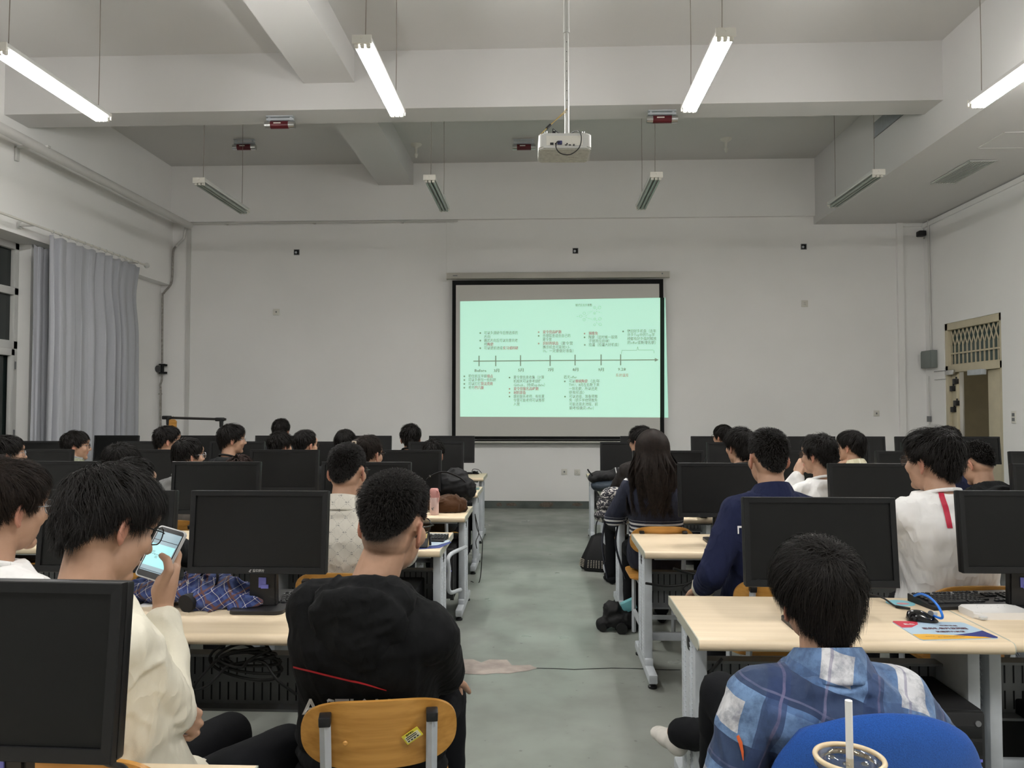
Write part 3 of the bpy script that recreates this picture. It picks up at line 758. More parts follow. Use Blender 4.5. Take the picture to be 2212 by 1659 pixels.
obj('slide_print', tb, [mat('slide_grey', (.34, .38, .34), .9, .1, emit=(.75, 1, .75), strength=.09), mat('slide_red', (.46, .36, .34), .9, .1, emit=(1, .68, .60), strength=.20), mat('slide_diagram', (.45, .52, .47), .9, .1, emit=(.5, 1, .72), strength=.22)], sl, 0)
# ================================================================== DESKS
DW, DD, DH = 1.06, .62, .75
def make_desk():
    t = thing('computer_desk', 'x', 'desk')
    b = BM(); y0, y1 = -DD / 2, DD / 2; r = .018
    prof = [(y1, DH), (y1, DH - .036), (y0 + .012, DH - .040)]
    for k in range(1, 8):
        a = -PI / 2 - PI * k / 8; prof.append((y0 + .016 + .018 * math.cos(a), DH - .020 + .020 * math.sin(a)))
    prof.append((y0 + .02, DH))
    prism(b, [(p[0], p[1]) for p in prof][::-1], -DW / 2 + .004, DW / 2 - .004, Matrix(((0, 0, 1, 0), (1, 0, 0, 0), (0, 1, 0, 0), (0, 0, 0, 1))))
    obj('desktop', b, M['desk'], t, 40)
    for s in (-1, 1):
        b = BM(); prism(b, [(p[0], p[1]) for p in prof][::-1], 0, .004, Matrix.Translation((s * DW / 2 - (.004 if s > 0 else 0), 0, 0)) @ Matrix(((0, 0, 1, 0), (1, 0, 0, 0), (0, 1, 0, 0), (0, 0, 0, 1))))
        obj('edge_band', b, M['edgeband'], t, 40)
    for s in (-1, 1):
        x = s * (DW / 2 - .045)
        b = BM(); box(b, (x, .0, .39), (.045, .27, .66), bev=.006)
        for k in range(30):          # embossed louvres on the outer face
            for y in (-.065, .065):
                box(b, (x + s * .0225, y, .12 + k * .019), (.006, .055, .0035), Matrix.Rotation(R(28), 3, 'X'))
        leg = obj('leg', b, M['steel'], t)
        g = BM(); lathe(g, [(.001, .004), (.024, .004), (.03, 0)], (x + s * .0225, -.02, .655), 16, Matrix.Rotation(s * PI / 2, 3, 'Y')); obj('grommet', g, M['black'], leg)
        b = BM(); box(b, (x, -.0, .055), (.05, .64, .05), bev=.008); box(b, (x, 0, .09), (.048, .32, .05), bev=.008); obj('foot_bar', b, M['steel'], leg)
        for y in (-.285, .285):
            b = BM(); lathe(b, [(.024, 0), (.026, .012), (.016, .018), (.010, .032)], (x, y, .0), 12); obj('glide', b, M['black'], t)
    b = BM(); box(b, (0, .02, .705), (DW - .14, .03, .03)); box(b, (0, -.2, .70), (DW - .14, .025, .025)); obj('top_rail', b, M['steel'], t)
    b = BM(); box(b, (0, .09, .46), (DW - .14, .012, .22), bev=.002); box(b, (0, .06, .565), (DW - .14, .06, .01)); box(b, (0, .06, .355), (DW - .14, .06, .01)); mp = obj('modesty_panel', b, M['steel_dark'], t)
    b = BM()
    for k in range(26):
        for z in (.41, .51): box(b, (-.43 + k * .0344, .083, z), (.005, .003, .07))
    obj('slots', b, M['black_matte'], mp)
    b = BM(); box(b, (0, .0, .20), (DW - .12, .03, .045), bev=.003); obj('stretcher', b, M['steel'], t)
    return t
ROWY = [1.075 + DD / 2, 2.66 + DD / 2, 4.27 + DD / 2, 5.58 + DD / 2, 7.13 + DD / 2, 8.75 + DD / 2]
LEFTX = [-.63, -.61, -.57, -.565, -.605, -.675]
RIGHTX = [.385, .53, .56, .545, .545, .53]
ROWN = ['rear row', 'fifth row from the screen', 'fourth row from the screen', 'third row from the screen', 'second row from the screen', 'first row facing the screen']
NL, NR = [2, 2, 3, 4, 4, 4], [1, 2, 3, 3, 4, 4]
ORD = ['beside the aisle', 'second from the aisle', 'third from the aisle', 'fourth from the aisle', 'fifth from the aisle']
desk0 = make_desk(); used_desk = False
for r in range(6):
    for side, n in ((-1, NL[r]), (1, NR[r])):
        for k in range(n):
            x = (LEFTX[r] - DW * (k + .5)) if side < 0 else (RIGHTX[r] + DW * (k + .5))
            lab = 'beige topped grey steel desk, %s side, %s, %s' % ('curtain' if side < 0 else 'door', ROWN[r], ORD[k])
            y = ROWY[r] + (.006 if k % 2 else 0) + (.02 if (r == 1 and side > 0 and k == 1) else 0)
            if not used_desk: d = desk0; used_desk = True; d.location = (x, y, 0)
            else: d = dup(desk0, (x, y, 0))
            d['label'] = lab; d['group'] = 'computer desks in rows'

# ================================================================== MONITORS
def make_monitor(logo):
    t = thing('monitor', 'x', 'monitor'); W_, H_ = .54, .318; zc = .31
    rot = Matrix.Translation((0, 0, zc)) @ Matrix.Rotation(R(-5), 4, 'X')
    b = BM()
    fr = .020
    o_ = [(-W_ / 2, -H_ / 2), (W_ / 2, -H_ / 2), (W_ / 2, H_ / 2), (-W_ / 2, H_ / 2)]; i_ = [(-W_ / 2 + fr, -H_ / 2 + fr + .006), (W_ / 2 - fr, -H_ / 2 + fr + .006), (W_ / 2 - fr, H_ / 2 - fr), (-W_ / 2 + fr, H_ / 2 - fr)]
    c2 = [(x * .994, z * .990) for x, z in o_]
    for k in range(4):
        n = (k + 1) % 4
        quad(b, (c2[k][0], -.0245, c2[k][1]), (c2[n][0], -.0245, c2[n][1]), (i_[n][0], -.0235, i_[n][1]), (i_[k][0], -.0235, i_[k][1]))
        quad(b, (i_[k][0], -.0235, i_[k][1]), (i_[n][0], -.0235, i_[n][1]), (i_[n][0], -.012, i_[n][1]), (i_[k][0], -.012, i_[k][1]))
        quad(b, (o_[k][0], -.022, o_[k][1]), (o_[n][0], -.022, o_[n][1]), (c2[n][0], -.0245, c2[n][1]), (c2[k][0], -.0245, c2[k][1]))
        quad(b, (o_[k][0], -.005, o_[k][1]), (o_[n][0], -.005, o_[n][1]), (o_[n][0], -.022, o_[n][1]), (o_[k][0], -.022, o_[k][1]))
    t2 = bmesh.new(); box(t2, (0, .004, 0), (W_, .034, H_), bev=.006); merge(b, t2)
    box(b, (0, .03, -.01), (W_ * .6, .03, H_ * .6), bev=.012)
    bmesh.ops.transform(b, matrix=rot, verts=b.verts)
    hs = obj('housing', b, M['bezel'], t)
    b = BM(); box(b, (0, -.0150, .004), (W_ - 2 * fr + .002, .004, H_ - 2 * fr - .006)); bmesh.ops.transform(b, matrix=rot, verts=b.verts); obj('screen', b, M['panel'], t)
    if logo:
        b = BM(); L_ = rot @ Matrix.Translation((-.012, -.0256, -H_ / 2 + .0085)) @ Matrix.Rotation(PI / 2, 4, 'X')
        text_into(b, '清华同方', .0115, L_, 0, .0005)
        prism(b, [(-.016, .0), (-.009, .009), (-.003, .009), (-.010, .0)], 0, .0004, L_); prism(b, [(-.013, -.002), (-.006, -.002), (-.008, .001), (-.012, .001)], 0, .0004, L_)
        obj('maker_mark', b, M['greytext'], hs, 0)
    b = BM(); prism(b, [(-.055, 0), (.055, 0), (.05, .26), (-.05, .26)], -.018, .018, Matrix.Translation((0, .055, .01)) @ Matrix.Rotation(PI / 2, 4, 'X')); bmesh.ops.bevel(b, geom=list(b.edges), offset=.006, segments=2, affect='EDGES'); obj('stand_neck', b, M['black'], t)
    b = BM(); prism(b, rrect(.21, .18, .03), 0, .014, Matrix.Translation((0, .04, 0))); obj('stand_base', b, M['black'], t)
    if logo:
        b = BM(); box(b, (.0, .0345, .105), (.03, .004, .04), bev=.001); box(b, (.01, .033, .09), (.03, .004, .016), bev=.001); obj('stand_sticker', b, M['blue_led'], t)
    return t
mon_a, mon_b = make_monitor(True), make_monitor(False)
mon_used = {mon_a.name: False, mon_b.name: False}
# (centre px, top px, Y, yaw, logo, label tail)
MON = []
def mon(px, ptop, Y, rz=0.0, src=None, label='', dz=None):
    src = src or mon_b
    p = at(px, ptop, Y)
    z = DH + .0 if dz is None else dz
    if not mon_used[src.name]: o = src; mon_used[src.name] = True; o.location = (p.x, Y, z); o.rotation_euler = (0, 0, R(rz))
    else: o = dup(src, (p.x, Y, z), R(rz))
    o['label'] = label; o['group'] = 'black monitors on the desks'; MON.append(o); return o
mon(562, 1055, 2.96, 0, mon_a, 'large black monitor with white lettering beside the plaid jacket')
mon(235, 1053, 2.96, 0, mon_a, 'black monitor behind the person holding a phone')
mon(-28, 1240, 1.40, -2, mon_a, 'black monitor on the rear row desk, curtain side')
mon(1767, 1055, 2.82, 0, mon_a, 'grey black monitor in front of the person in blue plaid')
mon(2220, 1052, 3.08, 0, mon_a, 'black monitor beside the silver black keyboard, cut by the edge')
for k, px in enumerate((792, 468, 120)): mon(px, 1000, 4.58, 0, mon_b, 'black monitor, curtain side, fourth row from the screen, %s' % ORD[k])
for k, px in enumerate((1563, 1890, 2287)): mon(px, 998, 4.58, 0, mon_b, 'black monitor, door side, fourth row from the screen, %s' % ORD[k])
for k, px in enumerate((879, 615, 350, 85)): mon(px, 976, 5.92, 0, mon_b, 'black monitor, curtain side, third row from the screen, %s' % ORD[k])
for k, px in enumerate((1443, 1705, 1970, 2260)): mon(px, 972, 5.92, 0, mon_b, 'black monitor, door side, third row from the screen, %s' % ORD[k])
for k, px in enumerate((942, 724, 513, 325, 90)): mon(px, 958, 7.42, 0, mon_b, 'black monitor, curtain side, second row from the screen, %s' % ORD[k])
for k, px in enumerate((1357, 1588, 1815, 2010)): mon(px, 956, 7.42, 0, mon_b, 'black monitor, door side, second row from the screen, %s' % ORD[k])
ORD2 = ORD + ['sixth from the aisle']
for k, px in enumerate((976, 797, 600, 425, 252)): mon(px, 946, 9.02, 0, mon_b, 'black monitor, curtain side, first row facing the screen, %s' % ORD2[k])
for k, px in enumerate((1390, 1543, 1753, 1860, 1985, 2107)): mon(px, 943, 9.02, 0, mon_b, 'black monitor, door side, first row facing the screen, %s' % ORD2[k])

# ================================================================== CHAIRS
def make_chair():
    t = thing('wooden_chair', 'x', 'chair')          # origin: floor under the middle of the seat; faces +Y
    nu, nv = 41, 9; W_, H_, th = .405, .172, .014
    def bp(u, v, k):
        a = math.sin((u - .5) * PI) * .9999; x = a * W_ / 2
        e = max(1 - abs(a) ** 4.2, 0) ** (1 / 2.6)            # rounded ends
        z = .698 + (v - .5) * H_ * e + .012 * (1 - a * a) * (1 if v > .5 else -.3)
        y = -.20 - .055 * (1 - a * a) + (z - .685) * -.22
        nz = 1 if k else 0
        return (x, y + (th if k else 0), z)
    b = BM(); G = [[[b.verts.new(bp(i / (nu - 1), j / (nv - 1), k)) for j in range(nv)] for i in range(nu)] for k in (0, 1)]
    for i in range(nu - 1):
        for j in range(nv - 1):
            b.faces.new((G[0][i][j], G[0][i + 1][j], G[0][i + 1][j + 1], G[0][i][j + 1])); b.faces.new((G[1][i][j], G[1][i][j + 1], G[1][i + 1][j + 1], G[1][i + 1][j]))
        for j in (0, nv - 1): b.faces.new((G[0][i][j], G[0][i + 1][j], G[1][i + 1][j], G[1][i][j]))
    for j in range(nv - 1):
        for i in (0, nu - 1): b.faces.new((G[0][i][j], G[1][i][j], G[1][i][j + 1], G[0][i][j + 1]))
    bk = obj('backrest', b, M['chairwood'], t, 40)
    for x in (-.115, .115): b = BM(); lathe(b, [(.001, .0022), (.004, .0022), (.007, 0)], (x + .03 * (1 if x < 0 else -1), -.2525, .685), 12, Matrix.Rotation(PI / 2, 3, 'X')); obj('rivet', b, M['chairwood'], bk)
    b = BM(); T_ = Matrix.Translation((.085, -.2590, .698)) @ Matrix.Rotation(R(12), 4, 'X') @ Matrix.Rotation(R(-35), 4, 'Y')
    box(b, T_ @ Vector((0, 0, 0)), (.048, .0016, .028), T_.to_3x3())
    box(b, T_ @ Vector((0, -.0012, -.002)), (.040, .0010, .017), T_.to_3x3(), mi=1)
    for z in (.004, -.001): box(b, T_ @ Vector((-.002, -.002, z)), (.030, .0006, .0018), T_.to_3x3(), mi=2)
    for k in range(4): box(b, T_ @ Vector((-.015 + k * .009, -.002, -.007)), (.005, .0006, .003), T_.to_3x3(), mi=2)
    text_into(b, '资产标签', .006, T_ @ Matrix.Translation((-.013, -.0018, .0078)) @ Matrix.Rotation(PI / 2, 4, 'X'), 2, .0002)
    obj('inventory_sticker', b, [mat('yellow_sticker', (.72, .62, .05), .5), mat('sticker_cream', (.70, .66, .46), .5), M['black_matte']], bk, 0)
    b = BM(); prism(b, rrect(.39, .39, .06), .44, .456); bmesh.ops.bevel(b, geom=[e for e in b.edges if abs(e.verts[0].co.z - e.verts[1].co.z) < .001], offset=.005, segments=2, affect='EDGES'); obj('seat', b, M['chairwood'], t)
    for s in (-1, 1):
        x = s * .135
        b = BM(); tube(b, [(x, -.19, 0.012), (x, -.185, .40), (x, -.232, .62), (x, -.262, .745)], .0145, 4, flat=1.0); u = obj('back_leg', b, M['steel'], t, 30)
        b = BM(); box(b, (x, -.264, .752), (.030, .030, .026), Matrix.Rotation(R(12), 3, 'X'), bev=.003); obj('end_plug', b, M['black'], u)
        b = BM(); tube(b, [(x, .16, .012), (x, .15, .43)], .0145, 4); obj('front_leg', b, M['steel'], t, 30)
        for z in (.16, .425): b = BM(); box(b, (x, -.02, z), (.022, .35, .025)); obj('side_rail', b, M['steel'], t, 30)
    for y, z in ((-.02, .16), (.15, .425), (-.18, .425)): b = BM(); box(b, (0, y, z), (.27, .022, .025)); obj('cross_rail', b, M['steel'], t, 30)
    return t
chair0 = make_chair(); chair_used = False
def chair(x, y, rz=0.0, label='', roll=0.0):
    global chair_used
    if not chair_used: o = chair0; chair_used = True; o.location = (x, y, 0); o.rotation_euler = (0, 0, R(rz))
    else: o = dup(chair0, (x, y, 0), R(rz))
    o['label'] = label; o['group'] = 'amber plywood classroom chairs'; return o

# blue task chair
def office_chair(x, y):
    t = thing('office_chair', 'blue upholstered office chair under the person in blue plaid shirt', 'chair', (x, y, 0))
    blue = NG('blue_fabric'); n_ = blue.noise(420, 2); blue.base(blue.ramp(n_, [(.3, (.004, .045, .22)), (.7, (.008, .075, .33))])); _set(blue.b, Roughness=.95); blue.bump(n_, .3, .002)
    def pad(w_, h_, th, c, rx, curve):
        b = BM(); nu, nv = 28, 20; g = {}
        for side in (0, 1):
            for i in range(nu + 1):
                for j in range(nv + 1):
                    a, q = i / nu * 2 - 1, j / nv * 2 - 1
                    # squircle map keeps rounded corners
                    X = a * math.sqrt(1 - q * q * .47); Z = q * math.sqrt(1 - a * a * .47)
                    ed = max(abs(a), abs(q)); bulge = (1 - ed ** 4) ** .5
                    y = (th / 2 * bulge + .004) * (1 if side else -1) + curve * X * X
                    g[side, i, j] = b.verts.new((X * w_ / 2, y, Z * h_ / 2))
        for side in (0, 1):
            for i in range(nu):
                for j in range(nv):
                    f = (g[side, i, j], g[side, i + 1, j], g[side, i + 1, j + 1], g[side, i, j + 1]); b.faces.new(f if side == 0 else f[::-1])
        for i in range(nu):
            for j in (0, nv): b.faces.new((g[0, i, j], g[0, i + 1, j], g[1, i + 1, j], g[1, i, j]))
        for j in range(nv):
            for i in (0, nu): b.faces.new((g[0, i, j], g[1, i, j], g[1, i, j + 1], g[0, i, j + 1]))
        bmesh.ops.transform(b, matrix=Matrix.Translation(c) @ Matrix.Rotation(R(rx), 4, 'X'), verts=b.verts); return b
    obj('backrest', pad(.46, .46, .075, (0, -.20, .69), 8, .07), blue.m, t, 80)
    obj('seat', pad(.47, .45, .08, (0, .06, .43), 90, .0), blue.m, t, 80)
    b = BM(); tube(b, [(0, -.245, .62), (0, -.26, .50), (0, -.22, .39), (0, -.05, .37)], .022, 8, flat=.5); obj('back_bar', b, M['black'], t)
    b = BM(); cyl(b, (0, .05, .08), (0, .05, .39), .028, .022, 14); obj('gas_column', b, M['black'], t)
    for k in range(5):
        a = 2 * PI * k / 5 + .3; e = Vector((.27 * math.cos(a), .05 + .27 * math.sin(a), .07))
        b = BM(); tube(b, [(0, .05, .10), e], [.026, .016], 8); lg = obj('base_arm', b, M['black'], t)
        b = BM(); cyl(b, e + Vector((-.012, 0, -.045)), e + Vector((.012, 0, -.045)), .025, None, 12); cyl(b, e, e + Vector((0, 0, -.045)), .008, None, 8); obj('caster', b, M['black'], lg)
    return t
office_chair(.715, 1.84)

# ================================================================== TOWERS
def make_tower():
    t = thing('computer_tower', 'x', 'computer')
    b = BM(); box(b, (0, 0, .20), (.175, .40, .37), bev=.008); obj('case', b, M['black_matte'], t)
    b = BM(); box(b, (0, -.208, .20), (.172, .03, .366), bev=.01); fp = obj('front_panel', b, M['black'], t)
    b = BM(); box(b, (0, -.224, .26), (.145, .004, .045), bev=.002); box(b, (0, -.224, .315), (.145, .004, .04), bev=.002); obj('drive_bay', b, M['bezel'], fp)
    b = BM(); box(b, (.055, -.2235, .22), (.035, .003, .009)); obj('blue_badge', b, M['blue_led'], fp)
    b = BM(); cyl(b, (.06, -.222, .345), (.06, -.227, .345), .010, None, 14); obj('power_button', b, M['steel_dark'], fp)
    b = BM(); text_into(b, 'DVD', .012, Matrix.Translation((-.05, -.2268, .256)) @ Matrix.Rotation(PI / 2, 4, 'X'), 0, .0003); obj('drive_mark', b, M['greytext'], fp, 0)
    for x in (-.07, .07):
        for y in (-.17, .17): b = BM(); box(b, (x, y, .008), (.025, .03, .016)); obj('foot', b, M['black'], t)
    return t
tw = make_tower(); tw_used = False
def tower(x, y, z, label, rz=0):
    global tw_used
    if not tw_used: o = tw; tw_used = True; o.location = (x, y, z); o.rotation_euler = (0, 0, R(rz))
    else: o = dup(tw, (x, y, z), R(rz))
    o['label'] = label; o['group'] = 'black computer towers under the desks'; return o
tower(1.425, 2.93, .12, 'black tower under the door side desk beside the blue chair')
tower(1.92, 3.10, .03, 'black tower under the door side desk, farther under from the blue chair')
t_ = tower(-.80, 3.02 + 1.40, .14, 'grey edged tower with red plugs under the curtain side, fourth row')
b = BM(); 
for x, z in ((-.045, .225), (-.02, .245)): cyl(b, (x, -.222, z), (x, -.255, z), .010, .012, 10); 
obj('red_plug', b, mat('red_plug', (.55, .02, .05), .35), t_)
tower(-.735, 5.80, .14, 'black tower under the curtain side desk, third row from the screen')
tower(-.79, 7.32, .14, 'black tower under the curtain side desk, second row from the screen')
tower(-.86, 8.95, .14, 'black tower under the curtain side desk, first row facing the screen')

# ================================================================== KEYBOARDS, MICE
def make_keyboard():
    t = thing('keyboard', 'x', 'keyboard')        # 45 x 16 cm, origin centre on desk
    b = BM(); P_ = [(-.08, 0), (.08, 0), (.08, .030), (.045, .026), (-.08, .013)]
    prism(b, P_[::-1], -.222, .222, Matrix(((0, 0, 1, 0), (1, 0, 0, 0), (0, 1, 0, 0), (0, 0, 0, 1)))); obj('body', b, M['black'], t)
    b = BM(); prism(b, [(.045, .0265), (.0795, .0305), (.0795, .031), (.045, .0275)][::-1], -.218, .218, Matrix(((0, 0, 1, 0), (1, 0, 0, 0), (0, 1, 0, 0), (0, 0, 0, 1))))
    box(b, (.101, .002, .0205), (.055, .012, .002), Matrix.Rotation(R(6), 3, 'X')); obj('silver_plate', b, mat('silver_plastic', (.33, .34, .35), .4, .5), t)
    b = BM(); rx = Matrix.Rotation(R(6), 3, 'X')
    def key(x, y, w_=.016): box(b, (x, y, .0215 + (y + .02) * .105), (w_, .0155, .010), rx, bev=.0025, seg=1)
    for r_ in range(4):
        for k in range(13): key(-.205 + k * .019 + r_ * .004, .036 - r_ * .019, .0165)
        key(.048, .036 - r_ * .019, .026)
    key(-.10, -.040, .10)
    for k in range(3): key(-.205 + k * .022, -.040, .019); key(-.03 + k * .024, -.040, .020)
    for r_ in range(2):
        for k in range(3): key(.082 + k * .019, .036 - r_ * .019)
    for k in range(3): key(.082 + k * .019, -.040)
    key(.101, -.021)
    for r_ in range(5):
        for k in range(4): key(.150 + k * .019, .036 - r_ * .019)
    for k in range(13): key(-.205 + k * .020 + .012 * (k // 4), .062)
    o = obj('keys', b, mat('key_caps', (.016, .017, .019), .35, .5), t); o['kind'] = 'stuff'
    return t
kb0 = make_keyboard()
k1 = atZ(2095, 1308, DH); kb0.location = (k1.x + .02, k1.y + .03, DH); kb0.rotation_euler = (0, 0, R(10))
kb0['label'] = 'silver black keyboard with blue cable on the door side desk'
def kb(x, y, rz, lab): o = dup(kb0, (x, y, DH), R(rz)); o['label'] = lab; return o
k2 = atZ(935, 1160, DH); kb(-.80, 4.60, -4, 'silver edged keyboard behind the dark notebook on the aisle desk')
kb(-.85, 3.07, -2, 'dark keyboard beside the monitor stand behind the person in black hooded sweatshirt')
k4 = atZ(85, 1155, DH); kb(-3.15, 4.62, 3, 'keyboard on the curtain side desk beyond the person cut by the edge')

def mouse(x, y, z, rz, label, tagc=False):
    t = thing('mouse', label, 'mouse', (x, y, z), R(rz)); b = BM()
    nu, nv = 20, 12; g = []
    for i in range(nu + 1):
        u = i / nu; yy = (u - .5) * .11; w_ = .031 * (1 - abs(2 * u - 1) ** 2.6) ** .5 * (1.05 - .25 * u); h_ = .040 * (math.sin(PI * min(1, u * .86 + .14)) ** .7 if 0 < u < 1 else 0) * (1.02 - .35 * u)
        g.append([b.verts.new((w_ * math.cos(PI * j / nv), -yy, max(0, h_ * math.sin(PI * j / nv)) + .002)) for j in range(nv + 1)])
    for i in range(nu):
        for j in range(nv):
            try: b.faces.new((g[i][j], g[i + 1][j], g[i + 1][j + 1], g[i][j + 1]))
            except ValueError: pass
    bmesh.ops.remove_doubles(b, verts=b.verts, dist=1e-5)
    obj('body', b, mat('gloss_black', (.006, .006, .007), .15, .6), t, 60)
    b = BM(); cyl(b, (-.004, -.028, .030), (.004, -.028, .030), .010, None, 12); obj('wheel', b, M['steel_dark'], t)
    if tagc:
        b = BM(); box(b, (.022, -.035, .022), (.012, .03, .020), Matrix.Rotation(R(25), 3, 'Z'), bev=.004); obj('side_sticker', b, M['steel'], t)
    return t
m1 = atZ(1995, 1342, DH + .004); mouse(m1.x, m1.y + .01, DH + .004, 62, 'glossy black mouse lying on the printed mouse pad', True)
mouse(-.72, 4.42, DH, 20, 'black mouse beside the notebook on the aisle desk')
m3 = atZ(1031, 1020, DH); mouse(m3.x, 9.26, DH, 60, 'black mouse on the curtain side desk end, first row facing the screen')
# ================================================================== LOOSE THINGS ON DESKS
b = BM(); A = atZ(1888, 1284, DH); e1 = atZ(1995, 1291, DH)
# blue lead over the keyboard
P = [Vector((*m1.xy, 0)) + Vector((.045, .04, DH + .018)), atZ(2035, 1335, DH + .04), atZ(2028, 1312, DH + .075), atZ(2010, 1292, DH + .085), atZ(1990, 1283, DH + .07), atZ(1975, 1287, DH + .045)]
tube(b, spline(P, 8), .0045, 8); tag(obj('blue_lead', b, M['bluecable'], None, 60), 'bright blue cable looping from the mouse over the keyboard', 'cable')
b = BM(); P = [atZ(1868, 1282, DH + .02), atZ(1890, 1286, DH + .02), atZ(1910, 1293, DH + .012), atZ(1930, 1307, DH + .006), atZ(1943, 1312, DH + .006)]
tube(b, spline(P, 6), .004, 8); cyl(b, atZ(1935, 1310, DH + .007), atZ(1966, 1315, DH + .007), .006, .005, 8); tag(obj('usb_cable', b, M['cable'], None, 60), 'dark cable with brown plug end behind the mouse', 'cable')
q = [atZ(1925, 1343, DH), atZ(2080, 1346, DH), atZ(2160, 1380, DH), atZ(1990, 1384, DH)]
cx = sum((p.x for p in q)) / 4; cy = sum((p.y for p in q)) / 4
t = thing('mouse_pad', 'printed mouse pad in pale blue, red, yellow and navy', 'mouse pad', (cx, cy, DH))
def bil(u, v): return (q[0].lerp(q[1], u)).lerp(q[3].lerp(q[2], u), v) - Vector((cx, cy, DH))
def padpoly(pts, z0, z1, m, nm, par, mi=0):
    bb = BM(); P_ = [bil(u, v) for u, v in pts]; prism(bb, [(p.x, p.y) for p in P_], z0, z1); return obj(nm, bb, m, par)
base = padpoly([(.03, 0), (.97, 0), (1, .05), (1, .95), (.97, 1), (.03, 1), (0, .95), (0, .05)], 0, .003, mat('pad_blue', (.42, .56, .68), .6), 'pad', t)
padpoly([(.002, .05), (.03, .002), (.36, .002), (.30, .18), (.14, .36), (.002, .38)], .003, .0034, mat('pad_red', (.55, .03, .06), .6), 'red_corner', base)
padpoly([(.002, .72), (.20, .72), (.50, .80), (.85, .93), (.90, .996), (.03, .996), (.002, .95)], .003, .0034, mat('pad_yellow', (.75, .40, .03), .6), 'yellow_corner', base)
padpoly([(.998, .55), (.80, .68), (.50, .80), (.85, .93), (.92, .996), (.97, .996), (.998, .95)], .003, .0036, mat('pad_navy', (.02, .03, .18), .6), 'navy_corner', base)
tb2 = BM()
def padtxt(s, u, v, u1, size, bold=0):
    o_ = bil(u, v); x_ = (bil(u1, v) - o_); wd = x_.length; x_.normalize(); y_ = Vector((-x_.y, x_.x, 0))
    text_into(tb2, s, size, Matrix(((x_.x, y_.x, 0, o_.x), (x_.y, y_.y, 0, o_.y), (0, 0, 1, .0039), (0, 0, 0, 1))), 0, bold, 'LEFT', wd)
padtxt('中的王者', .56, .28, .80, .016, .0004); padtxt('服务软件开发问题', .26, .46, .86, .022, .001); padtxt('助您提升岗位', .36, .64, .74, .018, .0006); padtxt('联系方式', .12, .86, .24, .008); padtxt('更多课程请扫码关注我们', .26, .90, .62, .008)
obj('print', tb2, mat('pad_print', (.10, .03, .05), .6), base, 0)
tb2 = BM(); padtxt('EC', .10, .22, .24, .02, .001); obj('white_mark', tb2, M['whitetext'], base, 0)
# white box
c = atZ(2125, 1338, DH)
t = thing('white_case', 'flat white plastic case lying on the second door side desk', 'case', (c.x + .075, c.y + .06, DH), R(3))
b = BM(); prism(b, rrect(.22, .13, .02), .0, .026); bmesh.ops.bevel(b, geom=[e for e in b.edges if abs(e.verts[0].co.z - e.verts[1].co.z) < .001], offset=.006, segments=3, affect='EDGES'); wb_ = obj('case_body', b, mat('white_plastic', (.78, .77, .76), .35), t)
b = BM(); lathe(b, [(.001, .003), (.014, .003), (.016, .012), (.001, .012)], (-.085, -.062, 0), 14); obj('clasp', b, mat('clasp_clear', (.6, .63, .66), .25), t)
b = BM()
for k in range(7): cyl(b, (-.06 + k * .02, .01 + .012 * ((k * 3) % 4), .0255), (-.06 + k * .02, .01 + .012 * ((k * 3) % 4), .0268), .0015, None, 6)
obj('dots', b, M['steel'], wb_)
# round blue sticker
c = atZ(1945, 1303, DH)
b = BM(); ell = [(.055 * math.cos(2 * PI * k / 24), .05 * math.sin(2 * PI * k / 24)) for k in range(24)]
prism(b, ell, 0, .001, Matrix.Translation((c.x, c.y, DH))); tk = tag(obj('desk_sticker', b, mat('sticker_blue', (.25, .60, .70), .5)), 'round pale blue sticker on the desk behind the keyboard', 'sticker')
b = BM(); prism(b, [(p[0] * .45, p[1] * .3) for p in ell], .001, .0014, Matrix.Translation((c.x + .005, c.y - .01, DH))); obj('pink_patch', b, mat('sticker_pink', (.62, .28, .30), .5), tk)

# drink cup on the rear door side desk
cc = (at(1835, 1640, 1.24)); cx, cy = cc.x, 1.24; top = cc.z
t = thing('drink_cup', 'clear takeaway drink cup with domed lid and white straw', 'cup', (cx, cy, DH)); H_ = top - DH
cw = glass_mat('cup_plastic', (.90, .86, .78), .10)
b = BM(); lathe(b, [(.030, .001), (.032, .004), (.046, H_ - .008)], (0, 0, 0), 36, caps=False); lathe(b, [(.001, .001), (.031, .001)], (0, 0, 0), 36, caps=False); obj('cup_wall', b, cw, t, 60)
b = BM(); lathe(b, [(.001, .005), (.030, .005), (.041, H_ * .70), (.001, H_ * .70)], (0, 0, 0), 36, caps=False); obj('milk_tea', b, mat('milk_tea', (.30, .19, .10), .3), t)
b = BM(); prof = [(.0455, H_ - .012), (.0525, H_ - .010), (.0535, H_ - .003), (.0525, H_ + .004), (.0475, H_ + .004), (.0445, H_ - .006), (.040, H_ - .008), (.034, H_ + .002), (.022, H_ + .004), (.008, H_ + .004)]
lathe(b, prof, (0, 0, 0), 40, caps=False); obj('lid', b, glass_mat('lid_plastic', (.88, .83, .72), .16), t, 60)
b = BM()
pts = [(.0505 * math.cos(a), .0505 * math.sin(a), H_ + .002) for a in [2 * PI * k / 40 for k in range(41)]]
tube(b, pts, .0042, 8); obj('lid_rim', b, mat('lid_rim', (.62, .50, .33), .25), t, 60)
b = BM()
for k in range(6): a = 2 * PI * k / 6; lathe(b, [(.006, 0), (.005, .002), (.001, .0028)], (.028 * math.cos(a), .028 * math.sin(a), H_ + .0028), 10)
obj('lid_bumps', b, glass_mat('lid_bump', (.9, .86, .78), .22), t)
s_top = at(1833, 1513, 1.235) - Vector((cx, cy, DH))
b = BM(); cyl(b, (.002, 0, .02), s_top, .0056, None, 14); obj('straw', b, mat('straw_white', (.78, .78, .76), .35), t, 60)

